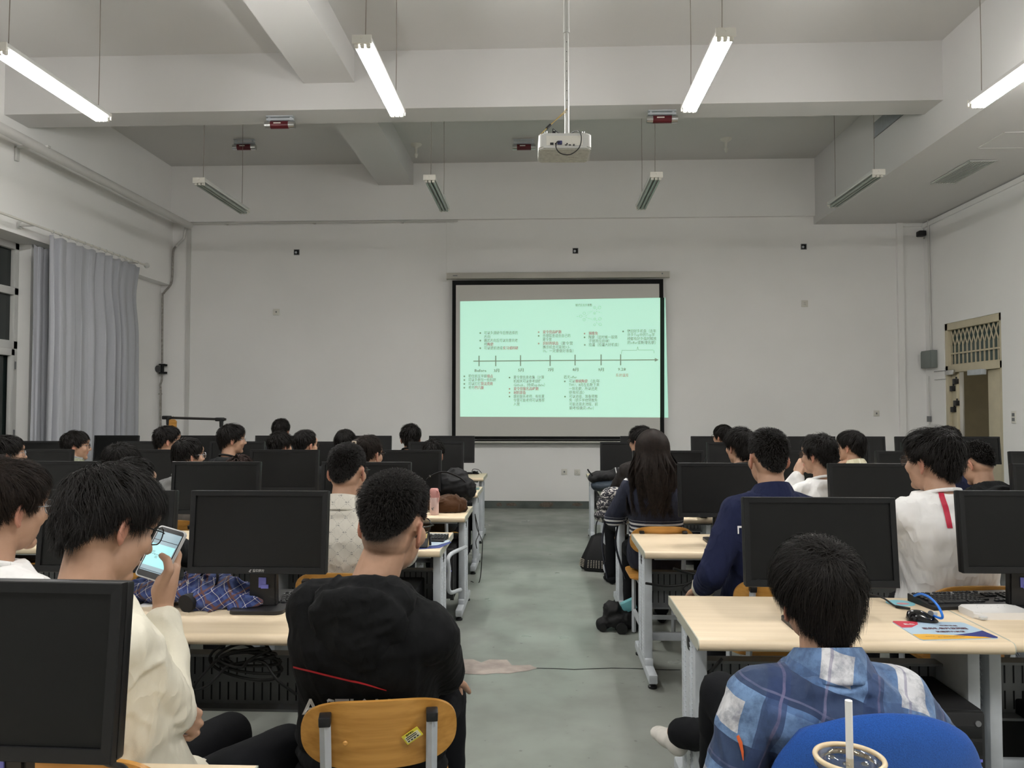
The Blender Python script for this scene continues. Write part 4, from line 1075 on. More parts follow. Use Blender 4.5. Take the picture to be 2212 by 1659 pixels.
# things on the fourth-row aisle desk
c = atZ(925, 1172, DH)
t = thing('notebook', 'dark notebook standing open on the aisle desk, yellow page edge', 'notebook', (-.66, 4.345, DH), R(-8))
b = BM(); box(b, (-.05, 0, .045), (.12, .012, .09), Matrix.Rotation(R(-28), 3, 'X'), bev=.002); box(b, (-.05, .045, .045), (.12, .012, .09), Matrix.Rotation(R(28), 3, 'X'), bev=.002); obj('cover', b, M['black'], t)
b = BM(); box(b, (-.004, .023, .043), (.012, .05, .085), bev=.002); obj('pages', b, mat('yellow_pages', (.66, .52, .22), .7), t)
def flat_sheet(name, pts, m, z, th, label, cat):
    bb = BM(); P_ = [atZ(x, y, z) for x, y in pts]; prism(bb, [(p.x, p.y) for p in P_], z, z + th); return tag(obj(name, bb, m), label, cat)
o = flat_sheet('leaflet', [(900, 1176), (968, 1168), (975, 1172), (950, 1184), (905, 1187)], mat('leaflet_navy', (.05, .07, .25), .5), DH, .0015, 'navy blue leaflet under the pale card on the aisle desk', 'leaflet')
o = flat_sheet('card', [(920, 1174), (950, 1168), (972, 1167), (970, 1171), (945, 1178), (922, 1180)], mat('card_pale', (.52, .62, .72), .5), DH + .003, .002, 'pale blue printed card beside the notebook on the aisle desk', 'card')
# pink bottle
c = atZ(938, 1112, DH)
t = thing('water_bottle', 'pink water bottle with strap standing at the desk end', 'bottle', (c.x, c.y, DH)); k = c.y / FPX * 10.5
b = BM(); lathe(b, [(.001, 0), (.030, 0), (.034, .006), (.034, .125), (.032, .130)], (0, 0, 0), 24); obj('bottle_body', b, mat('pink_body', (.66, .48, .45), .4), t)
b = BM(); lathe(b, [(.0325, .129), (.0335, .16), (.033, .185), (.026, .196), (.001, .198)], (0, 0, 0), 24); obj('bottle_cap', b, mat('pink_cap', (.62, .30, .28), .4), t)
b = BM(); tube(b, spline([(.02, -.02, .185), (.037, -.022, .17), (.041, -.02, .14), (.036, -.02, .10)], 5), .006, 6, flat=.4); obj('strap', b, mat('pink_strap', (.62, .27, .25), .5), t)
b = BM()
for a, z, r_ in ((-1.9, .05, .006), (-1.75, .042, .005), (-1.6, .055, .004)): lathe(b, [(.001, .0006), (r_, 0)], (.0345 * math.cos(a), .0345 * math.sin(a), z), 10, Matrix.Rotation(a, 3, 'Z') @ Matrix.Rotation(PI / 2, 3, 'Y'))
obj('print', b, M['steel_dark'], t)

# ------------------------------------------------------------------ crumpled cloth and bags
def vnoise(p, s, seed=0):
    p = np.asarray(p) * s + seed * 17.13; i = np.floor(p).astype(np.int64); f = p - i; f = f * f * (3 - 2 * f)
    def h(a, b_, c_):
        n_ = (a * 374761393 + b_ * 668265263 + c_ * 2147483647 + seed * 1442695) & 0xffffffff
        n_ = ((n_ ^ (n_ >> 13)) * 1274126177) & 0xffffffff; n_ = (n_ ^ (n_ >> 16)) & 0xffff
        return n_ / 65535.0 * 2 - 1
    x, y, z = i[:, 0], i[:, 1], i[:, 2]; u, v, w_ = f[:, 0], f[:, 1], f[:, 2]
    def lp(a, b_, t): return a + (b_ - a) * t
    return lp(lp(lp(h(x, y, z), h(x + 1, y, z), u), lp(h(x, y + 1, z), h(x + 1, y + 1, z), u), v), lp(lp(h(x, y, z + 1), h(x + 1, y, z + 1), u), lp(h(x, y + 1, z + 1), h(x + 1, y + 1, z + 1), u), v), w_)

def remesh(bm, vox, smooth=3, name='m', fac=.5):
    me = bpy.data.meshes.new(name); bmesh.ops.recalc_face_normals(bm, faces=bm.faces); bm.to_mesh(me); bm.free()
    o = bpy.data.objects.new(name, me); COL.objects.link(o)
    md = o.modifiers.new('r', 'REMESH'); md.mode = 'VOXEL'; md.voxel_size = vox
    if smooth:
        sm = o.modifiers.new('s', 'SMOOTH'); sm.iterations = smooth; sm.factor = fac
    dg = bpy.context.evaluated_depsgraph_get(); dg.update()
    m2 = bpy.data.meshes.new_from_object(o.evaluated_get(dg)); bpy.data.objects.remove(o); bpy.data.meshes.remove(me)
    return m2
def getco(me):
    co = np.empty(len(me.vertices) * 3); me.vertices.foreach_get('co', co); return co.reshape(-1, 3)
def getno(me):
    no = np.empty(len(me.vertices) * 3); me.vertices.foreach_get('normal', no); return no.reshape(-1, 3)
def setco(me, co): me.vertices.foreach_set('co', np.ascontiguousarray(co).ravel()); me.update()

def ell(bm, c, r, rot=None, seg=16):
    t_ = bmesh.new(); bmesh.ops.create_uvsphere(t_, u_segments=seg, v_segments=max(8, seg * 2 // 3), radius=1)
    Mx = Matrix.Translation(Vector(c)) @ (rot.to_4x4() if rot is not None else Matrix()) @ Matrix.Diagonal((*r, 1)); merge(bm, t_, Mx)
def capsule(bm, a, b_, ra, rb, seg=14):
    a, b_ = Vector(a), Vector(b_); d = b_ - a; L_ = d.length
    if L_ < 1e-5: ell(bm, a, (ra,) * 3); return
    d.normalize(); u, v = frame_of(d); prof = []
    for k in range(6): t_ = PI / 2 * k / 5; prof.append((-ra * math.cos(t_), ra * math.sin(t_)))
    for k in range(6): t_ = PI / 2 * k / 5; prof.append((L_ + rb * math.sin(t_), rb * math.cos(t_)))
    rings = []
    for z, r_ in prof: rings.append([bm.verts.new(a + d * z + (u * math.cos(2 * PI * k / seg) + v * math.sin(2 * PI * k / seg)) * max(r_, 1e-4)) for k in range(seg)])
    for p, q_ in zip(rings, rings[1:]):
        for k in range(seg): bm.faces.new((p[k], p[(k + 1) % seg], q_[(k + 1) % seg], q_[k]))
    bm.faces.new(rings[0][::-1]); bm.faces.new(rings[-1])

def fold(me, amp, scale, seed=0, stretch=(1, 1, 1), zmin=None):
    co = getco(me); no = getno(me); ca, sa = math.cos(.42), math.sin(.42)
    p = np.stack([co[:, 0] * ca + co[:, 2] * sa, co[:, 1], -co[:, 0] * sa + co[:, 2] * ca], 1) * np.array(stretch)
    wv = vnoise(p, scale * .5, seed + 5)[:, None] * .6 / scale
    q_ = p + np.concatenate([wv, wv * .7, -wv], 1)
    rg = lambda n_: np.clip(1 - np.abs(n_) / .30, 0, 1) ** 1.4 - .35
    n1 = rg(vnoise(q_, scale, seed)) + .5 * vnoise(q_, scale * .6, seed + 9); n2 = rg(vnoise(q_, scale * 2.0, seed + 1))
    co = co + no * ((n1 * .7 + n2 * .3) * amp)[:, None]
    if zmin is not None: co[:, 2] = np.maximum(co[:, 2], zmin)
    setco(me, co)

def lump(name, parts, m, label, cat, loc, vox=.010, amp=.012, scale=9, seed=0, rz=0, stretch=(1, 1, 1), root=None, smooth=4):
    """soft thing from overlapping ellipsoids, remeshed into one surface and creased"""
    b_ = BM()
    for p in parts: ell(b_, p[0], p[1], Matrix.Rotation(R(p[2]), 3, 'Z') if len(p) > 2 else None, 20)
    me = remesh(b_, vox, smooth, name); fold(me, amp, scale, seed, stretch, 0.001 if root is None else None)
    if root is not None: return link(name, me, m, root, 180)
    o = link(name, me, m, None, 180, loc); o.rotation_euler = (0, 0, R(rz)); return tag(o, label, cat)

def folds(g, big=.55, fine=.2):
    """cloth relief: broad soft creases under a fine weave"""
    mp = g.n('ShaderNodeMapping'); mp.inputs['Scale'].default_value = (1, 1, .45); mp.inputs['Rotation'].default_value = (.3, .5, .2); g.l(g.tc.outputs['Object'], mp.inputs[0])
    n1 = g.noise(8, 3, vec=mp.outputs[0]); r = g.math('SUBTRACT', 1.0, g.math('MULTIPLY', g.math('ABSOLUTE', g.math('SUBTRACT', n1, .5)), 5.0), True)
    b1 = g.n('ShaderNodeBump'); b1.inputs['Strength'].default_value = big; b1.inputs['Distance'].default_value = .016; g.l(r, b1.inputs['Height'])
    b2 = g.n('ShaderNodeBump'); b2.inputs['Strength'].default_value = fine; b2.inputs['Distance'].default_value = .0015; g.l(g.noise(450, 2), b2.inputs['Height']); g.l(b1.outputs[0], b2.inputs['Normal']); g.l(b2.outputs[0], g.b.inputs['Normal'])

def plaid(name, base, bands, axes=('X', 'Z'), rot=0.0, rough=.85, wash=None, scale3=None):
    """woven check from stripes across two object axes: bands = [(axis, period, offset, width, colour, strength)]"""
    g = NG(name); mp = g.n('ShaderNodeMapping'); mp.inputs['Rotation'].default_value = scale3 or (0, rot, 0); g.l(g.tc.outputs['Object'], mp.inputs[0])
    wn = g.n('ShaderNodeTexNoise'); wn.inputs['Scale'].default_value = 7; g.l(mp.outputs[0], wn.inputs['Vector'])
    add = g.n('ShaderNodeVectorMath', operation='MULTIPLY_ADD'); g.l(wn.outputs['Color'], add.inputs[0]); add.inputs[1].default_value = (.035, .035, .035); g.l(mp.outputs[0], add.inputs[2])
    sp = g.n('ShaderNodeSeparateXYZ'); g.l(add.outputs[0], sp.inputs[0]); ax = dict(X=sp.outputs[0], Y=sp.outputs[1], Z=sp.outputs[2])
    c = base
    st_ = lambda a, per, off, wd: g.math('LESS_THAN', g.math('FRACT', g.math('ADD', g.math('DIVIDE', ax[a], per), off + 50)), wd)
    for bd in bands:
        if bd[0] == 'XZ':
            c = g.mix(g.math('MULTIPLY', g.math('MULTIPLY', st_('X', *bd[1]), st_('Z', *bd[2])), bd[4]), c, bd[3]); continue
        (a, per, off, wd, col, stg) = bd
        k_ = st_(a, per, off, wd)
        c = g.mix(g.math('MULTIPLY', k_, stg), c, col)
    if wash:
        n_ = g.noise(wash[0], 6, rough=.7); c = g.mix(g.ramp(n_, [(.42, (0,) * 3), (.60, (wash[2],) * 3)]), c, wash[1])
    g.base(c); _set(g.b, Roughness=rough); g.b.inputs['Sheen Weight'].default_value = .08
    folds(g)
    return g.m

# plaid jacket with lens on the fifth-row curtain side desk
pl = plaid('navy_plaid', (.016, .028, .13), [('X', .040, 0, .34, (.045, .075, .22), .8), ('Z', .040, .1, .34, (.04, .07, .20), .6), ('X', .080, .6, .10, (.12, .05, .04), .9), ('Z', .080, .55, .10, (.13, .055, .045), .9), ('X', .040, .42, .04, (.55, .52, .48), .9), ('Z', .040, .42, .04, (.55, .52, .48), .9)], rot=.6)
lump('plaid_jacket', [((0, 0, .05), (.13, .10, .055)), ((-.15, .02, .045), (.11, .09, .05)), ((.14, .0, .045), (.11, .075, .05), 20), ((.22, -.03, .03), (.08, .06, .035)), ((-.26, .03, .04), (.08, .09, .045)), ((.02, .06, .08), (.11, .06, .05)), ((.06, -.06, .03), (.08, .05, .03))], pl, 'crumpled navy plaid jacket heaped on the desk before the monitor', 'jacket', (at(425, 1270, 3.05).x, 3.05, DH), .006, .030, 13, 3, stretch=(.8, 1, 1.3), smooth=3)
c = atZ(424, 1314, DH)
t = thing('camera', 'small black camera with round lens before the plaid jacket', 'camera', (c.x, c.y - .02, DH), R(-18))
b = BM(); box(b, (0, .06, .045), (.11, .05, .07), bev=.012); box(b, (.0, .06, .085), (.045, .045, .025), bev=.008); obj('body', b, M['black'], t)
b = BM(); cyl(b, (-.0, .04, .040), (-.0, -.035, .034), .032, .034, 24); cyl(b, (0, -.03, .035), (0, -.045, .033), .0355, None, 24); obj('lens_barrel', b, M['black_matte'], t)
b = BM(); tube(b, spline([(.05, .06, .07), (.07, .05, .13), (.03, .07, .16), (-.02, .08, .13), (-.06, .06, .07)], 6), .008, 6, flat=.3); obj('strap', b, M['black'], t)
c0, c1 = atZ(478, 1303, DH), atZ(640, 1303, DH)
b = BM(); prism(b, rrect(.40, .20, .012), 0, .012, Matrix.Translation((c0.x + .20, c0.y + .10, DH))); tag(obj('desk_board', b, M['black'], None), 'flat black board under the plaid jacket and monitor stand', 'board')
flat_sheet('white_papers', [(290, 1292), (350, 1290), (372, 1308), (300, 1312)], M['paper'], DH, .008, 'white papers on the desk beside the raised phone hand', 'papers')

# bundled cable under that desk
c = at(535, 1415, 2.78)
random.seed(11)
t = thing('cable_bundle', 'looped black cable bundle hanging under the curtain side desk', 'cable', (0, 0, 0))
for k in range(5):
    P = []
    for q_ in range(14):
        a = 2 * PI * q_ / 13; P.append(c + Vector(((.075 + .012 * k) * math.cos(a) + .03 * math.sin(2 * a + k), .012 * k - .03, (.028 + .008 * k) * math.sin(a) + .02 * math.cos(a + k) - .005 * k)))
    b = BM(); tube(b, spline(P, 4), .0055, 8); obj('loop', b, M['cable'], t, 60)
for pts in ([c + Vector((-.05, -.03, .02)), at(470, 1425, 2.75), at(432, 1465, 2.74), at(415, 1490, 2.74)], [c + Vector((-.04, -.03, -.02)), at(490, 1440, 2.75), at(450, 1480, 2.74), at(415, 1493, 2.74)], [c + Vector((.05, -.03, -.01)), at(575, 1435, 2.75), at(600, 1470, 2.75), at(640, 1500, 2.8)]):
    b = BM(); tube(b, spline(pts, 6), .0055, 8); obj('cable_tail', b, M['cable'], t, 60)
# cable under the door side desks
b = BM(); tube(b, spline([at(1455, 1228, 4.25), at(1490, 1238, 4.3), at(1540, 1246, 4.3)], 5), .007, 8); tube(b, spline([at(1395, 1260, 4.3), at(1440, 1266, 4.35), at(1480, 1262, 4.35), at(1495, 1255, 4.35), at(1475, 1270, 4.35), at(1490, 1284, 4.35), at(1530, 1275, 4.35)], 5), .007, 8)
tag(obj('power_cable', b, M['cable'], None, 60), 'black power cables hanging under the door side desk, fourth row', 'cable')
b = BM(); tube(b, spline([at(1505, 1457, 2.95), at(1530, 1452, 2.85), at(1548, 1436, 2.8), at(1560, 1422, 2.8)], 6), .006, 8); tag(obj('power_lead', b, M['cable'], None, 60), 'black lead beside the leg of the fifth row door side desk', 'cable')
b = BM(); tube(b, spline([at(1026, 1110, 6.9), at(1030, 1140, 6.9), at(1040, 1165, 6.85), at(1042, 1180, 6.8), Vector((-.56, 6.80, .012)), Vector((-.64, 6.82, .008))], 6), .004, 6); tube(b, spline([at(1026, 1110, 6.9), at(1034, 1150, 6.85), at(1028, 1170, 6.8), at(1030, 1185, 6.8)], 6), .004, 6); tag(obj('loose_cable', b, M['cable'], None, 60), 'thin black cable dangling at the aisle end of the desks', 'cable')
b = BM(); tube(b, spline([(-.57, 5.66, .52), (-.66, 5.42, .50), (-.66, 5.40, .40), (-.66, 5.42, .25), (-.60, 5.60, .22)], 8), .015, 8); tag(obj('tower_bracket', b, M['steel'], None, 60), 'bent grey tube guard beside the desk leg, third row', 'bracket')

# bags and coats
blk = mat('coat_black', (.010, .010, .011), .85, .25, bump=(300, .25, .002), sheen=.1)
blk2 = mat('black_nylon', (.008, .008, .009), .65, .3, bump=(120, .2, .003))
brn = mat('brown_cord', (.055, .022, .007), .9, .2, bump=(260, .4, .003), sheen=.15)
slate = mat('slate_nylon', (.022, .032, .045), .6, .3, bump=(150, .2, .003))
c = atZ(975, 1105, DH)
lump('brown_jacket', [((0, 0, .05), (.13, .08, .055)), ((.09, .02, .05), (.07, .07, .055)), ((-.10, .03, .06), (.08, .07, .06)), ((.02, .02, .09), (.09, .06, .045))], brn, 'brown corduroy jacket folded at the desk end beside the pink bottle', 'jacket', (-.73, 5.84, DH), .008, .022, 16, 8)
t = thing('black_backpack', 'large black backpack heaped on the brown jacket', 'backpack', (-.74, 6.02, DH))
lump('bag_body', [((0, 0, .17), (.19, .10, .10)), ((.10, .0, .16), (.12, .09, .10)), ((-.08, .0, .22), (.12, .09, .075)), ((0.06, .03, .26), (.10, .07, .06))], blk2, None, None, None, .010, .020, 10, 4, root=t)
b = BM(); tube(b, spline([(-.19, -.09, .20), (-.12, -.12, .27), (-.02, -.11, .30), (.09, -.10, .26), (.14, -.09, .22)], 6), .018, 8, flat=.35); obj('shoulder_strap', b, blk, t)
b = BM(); lathe(b, [(.001, .004), (.009, .003), (.010, 0)], (-.13, -.135, .27), 10, Matrix.Rotation(PI / 2, 3, 'X')); obj('snap', b, M['chrome'], t)
# dark padded coat on the second-row door side desk
c = atZ(1310, 1056, DH)
t = thing('dark_bag', 'slate and black bag with white stripes on the aisle desk end', 'bag', (at(1312, 1040, 7.3).x, 7.3, DH))
lump('lower_bag', [((0, 0, .06), (.15, .12, .06)), ((-.08, 0, .06), (.08, .10, .055))], slate, None, None, None, .010, .008, 10, 2, root=t)
lump('upper_bag', [((-.02, .02, .15), (.15, .11, .055)), ((.10, .02, .16), (.08, .10, .07)), ((-.13, 0, .13), (.06, .08, .04))], blk, None, None, None, .010, .012, 10, 6, root=t)
b = BM()
for x in (.065, .10): tube(b, spline([(x, -.105, .24), (x + .01, -.12, .19), (x + .03, -.115, .11)], 5), .011, 6, flat=.4)
obj('white_stripe', b, M['whitetext'], t)
b = BM(); tube(b, spline([(-.14, -.05, .16), (-.17, -.05, .19), (-.19, -.05, .22)], 5), .008, 6); obj('bag_strap', b, blk, t)
# patterned backpack hung at the third row
g = NG('ink_pattern'); n_ = g.noise(55, 4, stretch=(1, 1, 1.8)); n2_ = g.noise(14, 2)
c_ = g.ramp(n_, [(.44, (.60, .57, .53)), (.47, (.02, .02, .03))]); c_ = g.mix(g.ramp(n2_, [(.35, (1,) * 3), (.40, (0,) * 3)]), c_, (.62, .59, .55)); g.base(c_); _set(g.b, Roughness=.8)
pb = at(1323, 1092, 5.52)
t = thing('patterned_backpack', 'white backpack with black ink pattern hanging at the desk end', 'backpack', (pb.x, 5.50, pb.z - .12))
lump('bag_body', [((0, 0, .12), (.115, .09, .11)), ((.01, 0, .20), (.10, .08, .06)), ((-.02, 0, .05), (.12, .09, .06)), ((.05, 0, .05), (.08, .08, .06))], g.m, None, None, None, .009, .008, 10, 9, root=t)
b = BM(); tube(b, spline([(-.13, -.05, .055), (-.05, -.10, .05), (.05, -.095, .045), (.12, -.06, .06)], 6), .014, 8, flat=.5); tube(b, spline([(-.11, -.05, .19), (-.03, -.10, .175), (.05, -.09, .16), (.11, -.05, .14)], 6), .009, 8, flat=.5); tube(b, spline([(-.11, -.06, .10), (-.04, -.10, .12), (.04, -.10, .10)], 6), .008, 8, flat=.5); obj('trim_band', b, blk2, t)
for k, x in enumerate((-.06, .035)):
    b = BM(); tube(b, spline([(x, -.05, .02), (x - .02, -.06, -.15), (x + .015 + .03 * k, -.05, -.38)], 6), .024, 8, flat=.3); obj('hanging_strap', b, mat('strap_navy', (.010, .012, .022), .8), t)
# studded tote on the floor
c = atZ(1300, 1236, 0)
t = thing('studded_bag', 'black tote bag with rows of pale studs on the floor', 'bag', (c.x, c.y + .10, 0))
b = BM(); nu = 32; ring = []
for (rx_, ry_, z_) in ((.18, .11, .01), (.195, .12, .04), (.185, .12, .10), (.13, .095, .22), (.09, .06, .32), (.03, .03, .35)):
    ring.append([b.verts.new((rx_ * math.cos(2 * PI * k / nu) * (1 + .06 * math.sin(7 * 2 * PI * k / nu)), ry_ * math.sin(2 * PI * k / nu) * (1 + .06 * math.sin(7 * 2 * PI * k / nu)), z_)) for k in range(nu)])
for p, q_ in zip(ring, ring[1:]):
    for k in range(nu): b.faces.new((p[k], p[(k + 1) % nu], q_[(k + 1) % nu], q_[k]))
b.faces.new(ring[0][::-1]); b.faces.new(ring[-1]); obj('bag_body', b, blk2, t, 60)
b = BM()
for z_ in (.045, .06, .075, .09, .105):
    for k in range(44):
        a = 2 * PI * k / 44; f_ = 1 + .06 * math.sin(7 * a); rr = (.196 - (z_ - .04) * .165)
        if k % 11 == 5: continue
        box(b, (rr * math.cos(a) * f_, rr * .625 * math.sin(a) * f_, z_), (.010, .010, .008), Matrix.Rotation(a, 3, 'Z'))
s_ = obj('studs', b, mat('stud', (.55, .50, .42), .3, .5, metal=.6), t); s_['kind'] = 'stuff'
b = BM(); tube(b, spline([(-.05, -.02, .33), (-.04, -.03, .46), (.02, -.02, .50), (.06, 0, .33)], 6), .011, 8, flat=.5); obj('handle', b, blk2, t)
# black bag with blue box on the floor
c = atZ(1343, 1368, 0)
t = thing('black_bag', 'small black bag lying on the floor with a pale blue packet', 'bag', (c.x, c.y + .10, 0))
lump('bag_body', [((0, 0, .07), (.12, .10, .07)), ((-.05, 0, .13), (.07, .07, .07)), ((.08, 0, .06), (.09, .09, .055)), ((-.12, -.02, .04), (.05, .06, .04))], blk2, None, None, None, .010, .016, 11, 12, root=t)
b = BM(); cyl(b, (.0, -.13, .035), (.0, -.10, .035), .038, None, 16); cyl(b, (-.13, -.08, .03), (-.12, -.05, .03), .03, None, 12); obj('round_foot', b, M['black'], t)
b = BM(); box(b, (.06, .02, .16), (.10, .06, .07), Matrix.Rotation(R(-25), 3, 'Y'), bev=.004); obj('blue_packet', b, mat('packet_blue', (.20, .55, .60), .5), t)
# charger things on the first row desk end, curtain side
c = atZ(1012, 1024, DH)
b = BM(); box(b, (c.x, c.y, DH + .012), (.10, .05, .024), bev=.004); tube(b, spline([(c.x + .04, c.y, DH + .03), (c.x + .06, c.y, DH + .06), (c.x + .12, c.y + .02, DH + .05), (c.x + .16, c.y, DH + .01)], 6), .004, 6); tag(obj('adapter', b, M['black']), 'small black adapter and lead at the curtain side desk end', 'adapter')
flat_sheet('tablet', [(1012, 1055), (1036, 1054), (1035, 1058), (1012, 1059)], mat('tablet_teal', (.10, .17, .18), .3), DH, .006, 'teal tablet at the aisle end of the second row desk', 'tablet')

# lead with metal plug under the rear row monitor
t = thing('plug_lead', 'black lead with silver plug on the rear row desk, curtain side', 'cable', (0, 0, 0))
p_ = [at(172, 1621, 1.56), at(205, 1638, 1.55), at(235, 1650, 1.54), at(275, 1668, 1.50)]
b = BM(); cyl(b, p_[0], p_[1], .0075, None, 10); obj('silver_plug', b, M['chrome'], t)
b = BM(); tube(b, spline(p_[1:] + [Vector((p_[3].x + .04, 1.46, DH + .006)), Vector((p_[3].x + .12, 1.40, DH + .006))], 6), .006, 8); obj('lead', b, M['cable'], t, 60)
# ================================================================== PEOPLE
def skin_mat():
    g = NG('skin'); a = g.n('ShaderNodeAttribute', attribute_name='tint'); sp = g.n('ShaderNodeSeparateColor'); g.l(a.outputs['Color'], sp.inputs[0])
    n_ = g.noise(22, 3); c = g.ramp(n_, [(.3, (.40, .235, .155)), (.7, (.47, .285, .195))])
    c = g.mix(sp.outputs[1], c, (.44, .155, .11))
    st = g.noise(900, 1); k = g.math('MULTIPLY', sp.outputs[0], g.math('ADD', .55, g.math('MULTIPLY', st, .7)), True)
    c = g.mix(k, c, (.018, .014, .012)); g.base(c); _set(g.b, Roughness=.5)
    g.b.inputs['Subsurface Weight'].default_value = .0; g.b.inputs['Specular IOR Level'].default_value = .35
    return g.m
M['skin'] = skin_mat()
def hair_mat(name, a, b_, rough=.58, spec=.18):
    g = NG(name); n_ = g.noise(60, 2); g.base(g.ramp(n_, [(.3, a), (.7, b_)])); _set(g.b, Roughness=rough); g.b.inputs['Specular IOR Level'].default_value = spec; return g.m
M['hair'] = hair_mat('black_hair', (.005, .0042, .004), (.010, .008, .007))
M['hair_br'] = hair_mat('dark_brown_hair', (.010, .007, .0055), (.020, .013, .010), .62, .15)
M['hair_red'] = hair_mat('reddish_hair', (.020, .009, .007), (.035, .016, .012))
M['scalp_dark'] = mat('hair_depth', (.0045, .004, .0035), 1.0, 0.0)
M['trouser'] = mat('dark_trousers', (.006, .0065, .008), .9, .15, bump=(250, .2, .002))
M['jean'] = mat('dark_jeans', (.020, .026, .04), .85, .2, bump=(250, .2, .002))
M['shoe'] = mat('white_sneaker', (.62, .59, .54), .6, .3, noise=(14, .12))
M['frame_dark'] = mat('dark_frame', (.012, .012, .014), .25, .5)
M['frame_clear'] = mat('pale_frame', (.45, .47, .50), .2, .6, metal=.5)
M['lens'] = glass_mat('spectacle_lens', (.90, .93, .94), .16)

RX, RY, RZ = .0765, .097, .088
SC_ = np.array([0, -.012, .035])
def scalp(phi, u):
    th = np.minimum(u, 1) * PI / 2; f = np.clip((u - 1) / .8, 0, 1.2)
    kx = np.where(u <= 1, np.sin(th), 1 - .24 * f); ky = np.where(u <= 1, np.sin(th), 1 - .15 * f)
    z = np.where(u <= 1, .035 + RZ * np.cos(th), .035 - .11 * (u - 1) / .8)
    return np.stack([RX * kx * np.sin(phi), SC_[1] + RY * ky * np.cos(phi), z], -1)
def scalp_n(p):
    q = p - SC_; q = np.stack([q[:, 0] / RX ** 2, q[:, 1] / RY ** 2, np.where(q[:, 2] > 0, q[:, 2] / RZ ** 2, q[:, 2] * 18)], -1)
    return q / np.maximum(np.linalg.norm(q, axis=1, keepdims=True), 1e-9)
def project(p):
    q = p - SC_; out = p.copy()
    up = q[:, 2] >= 0
    k = np.sqrt((q[:, 0] / RX) ** 2 + (q[:, 1] / RY) ** 2 + (q[:, 2] / RZ) ** 2)
    out[up] = SC_ + q[up] / np.maximum(k[up], 1e-6)[:, None]
    lo = ~up; f = np.clip(-q[:, 2] / .11, 0, 1.3)
    kx = RX * (1 - .24 * f); ky = RY * (1 - .15 * f); kk = np.sqrt((q[:, 0] / kx) ** 2 + (q[:, 1] / ky) ** 2)
    o2 = q / np.maximum(kk, 1e-6)[:, None]; o2[:, 2] = q[:, 2]
    out[lo] = SC_ + o2[lo]; return out
HL = np.array([[0, .60], [35, .64], [58, .76], [70, 1.08], [79, 1.20], [88, 1.08], [104, 1.04], [116, 1.30], [135, 1.50], [160, 1.64], [180, 1.68]])
def umax(phi): d = np.degrees(np.abs((phi + PI) % (2 * PI) - PI)); return np.interp(d, HL[:, 0], HL[:, 1])

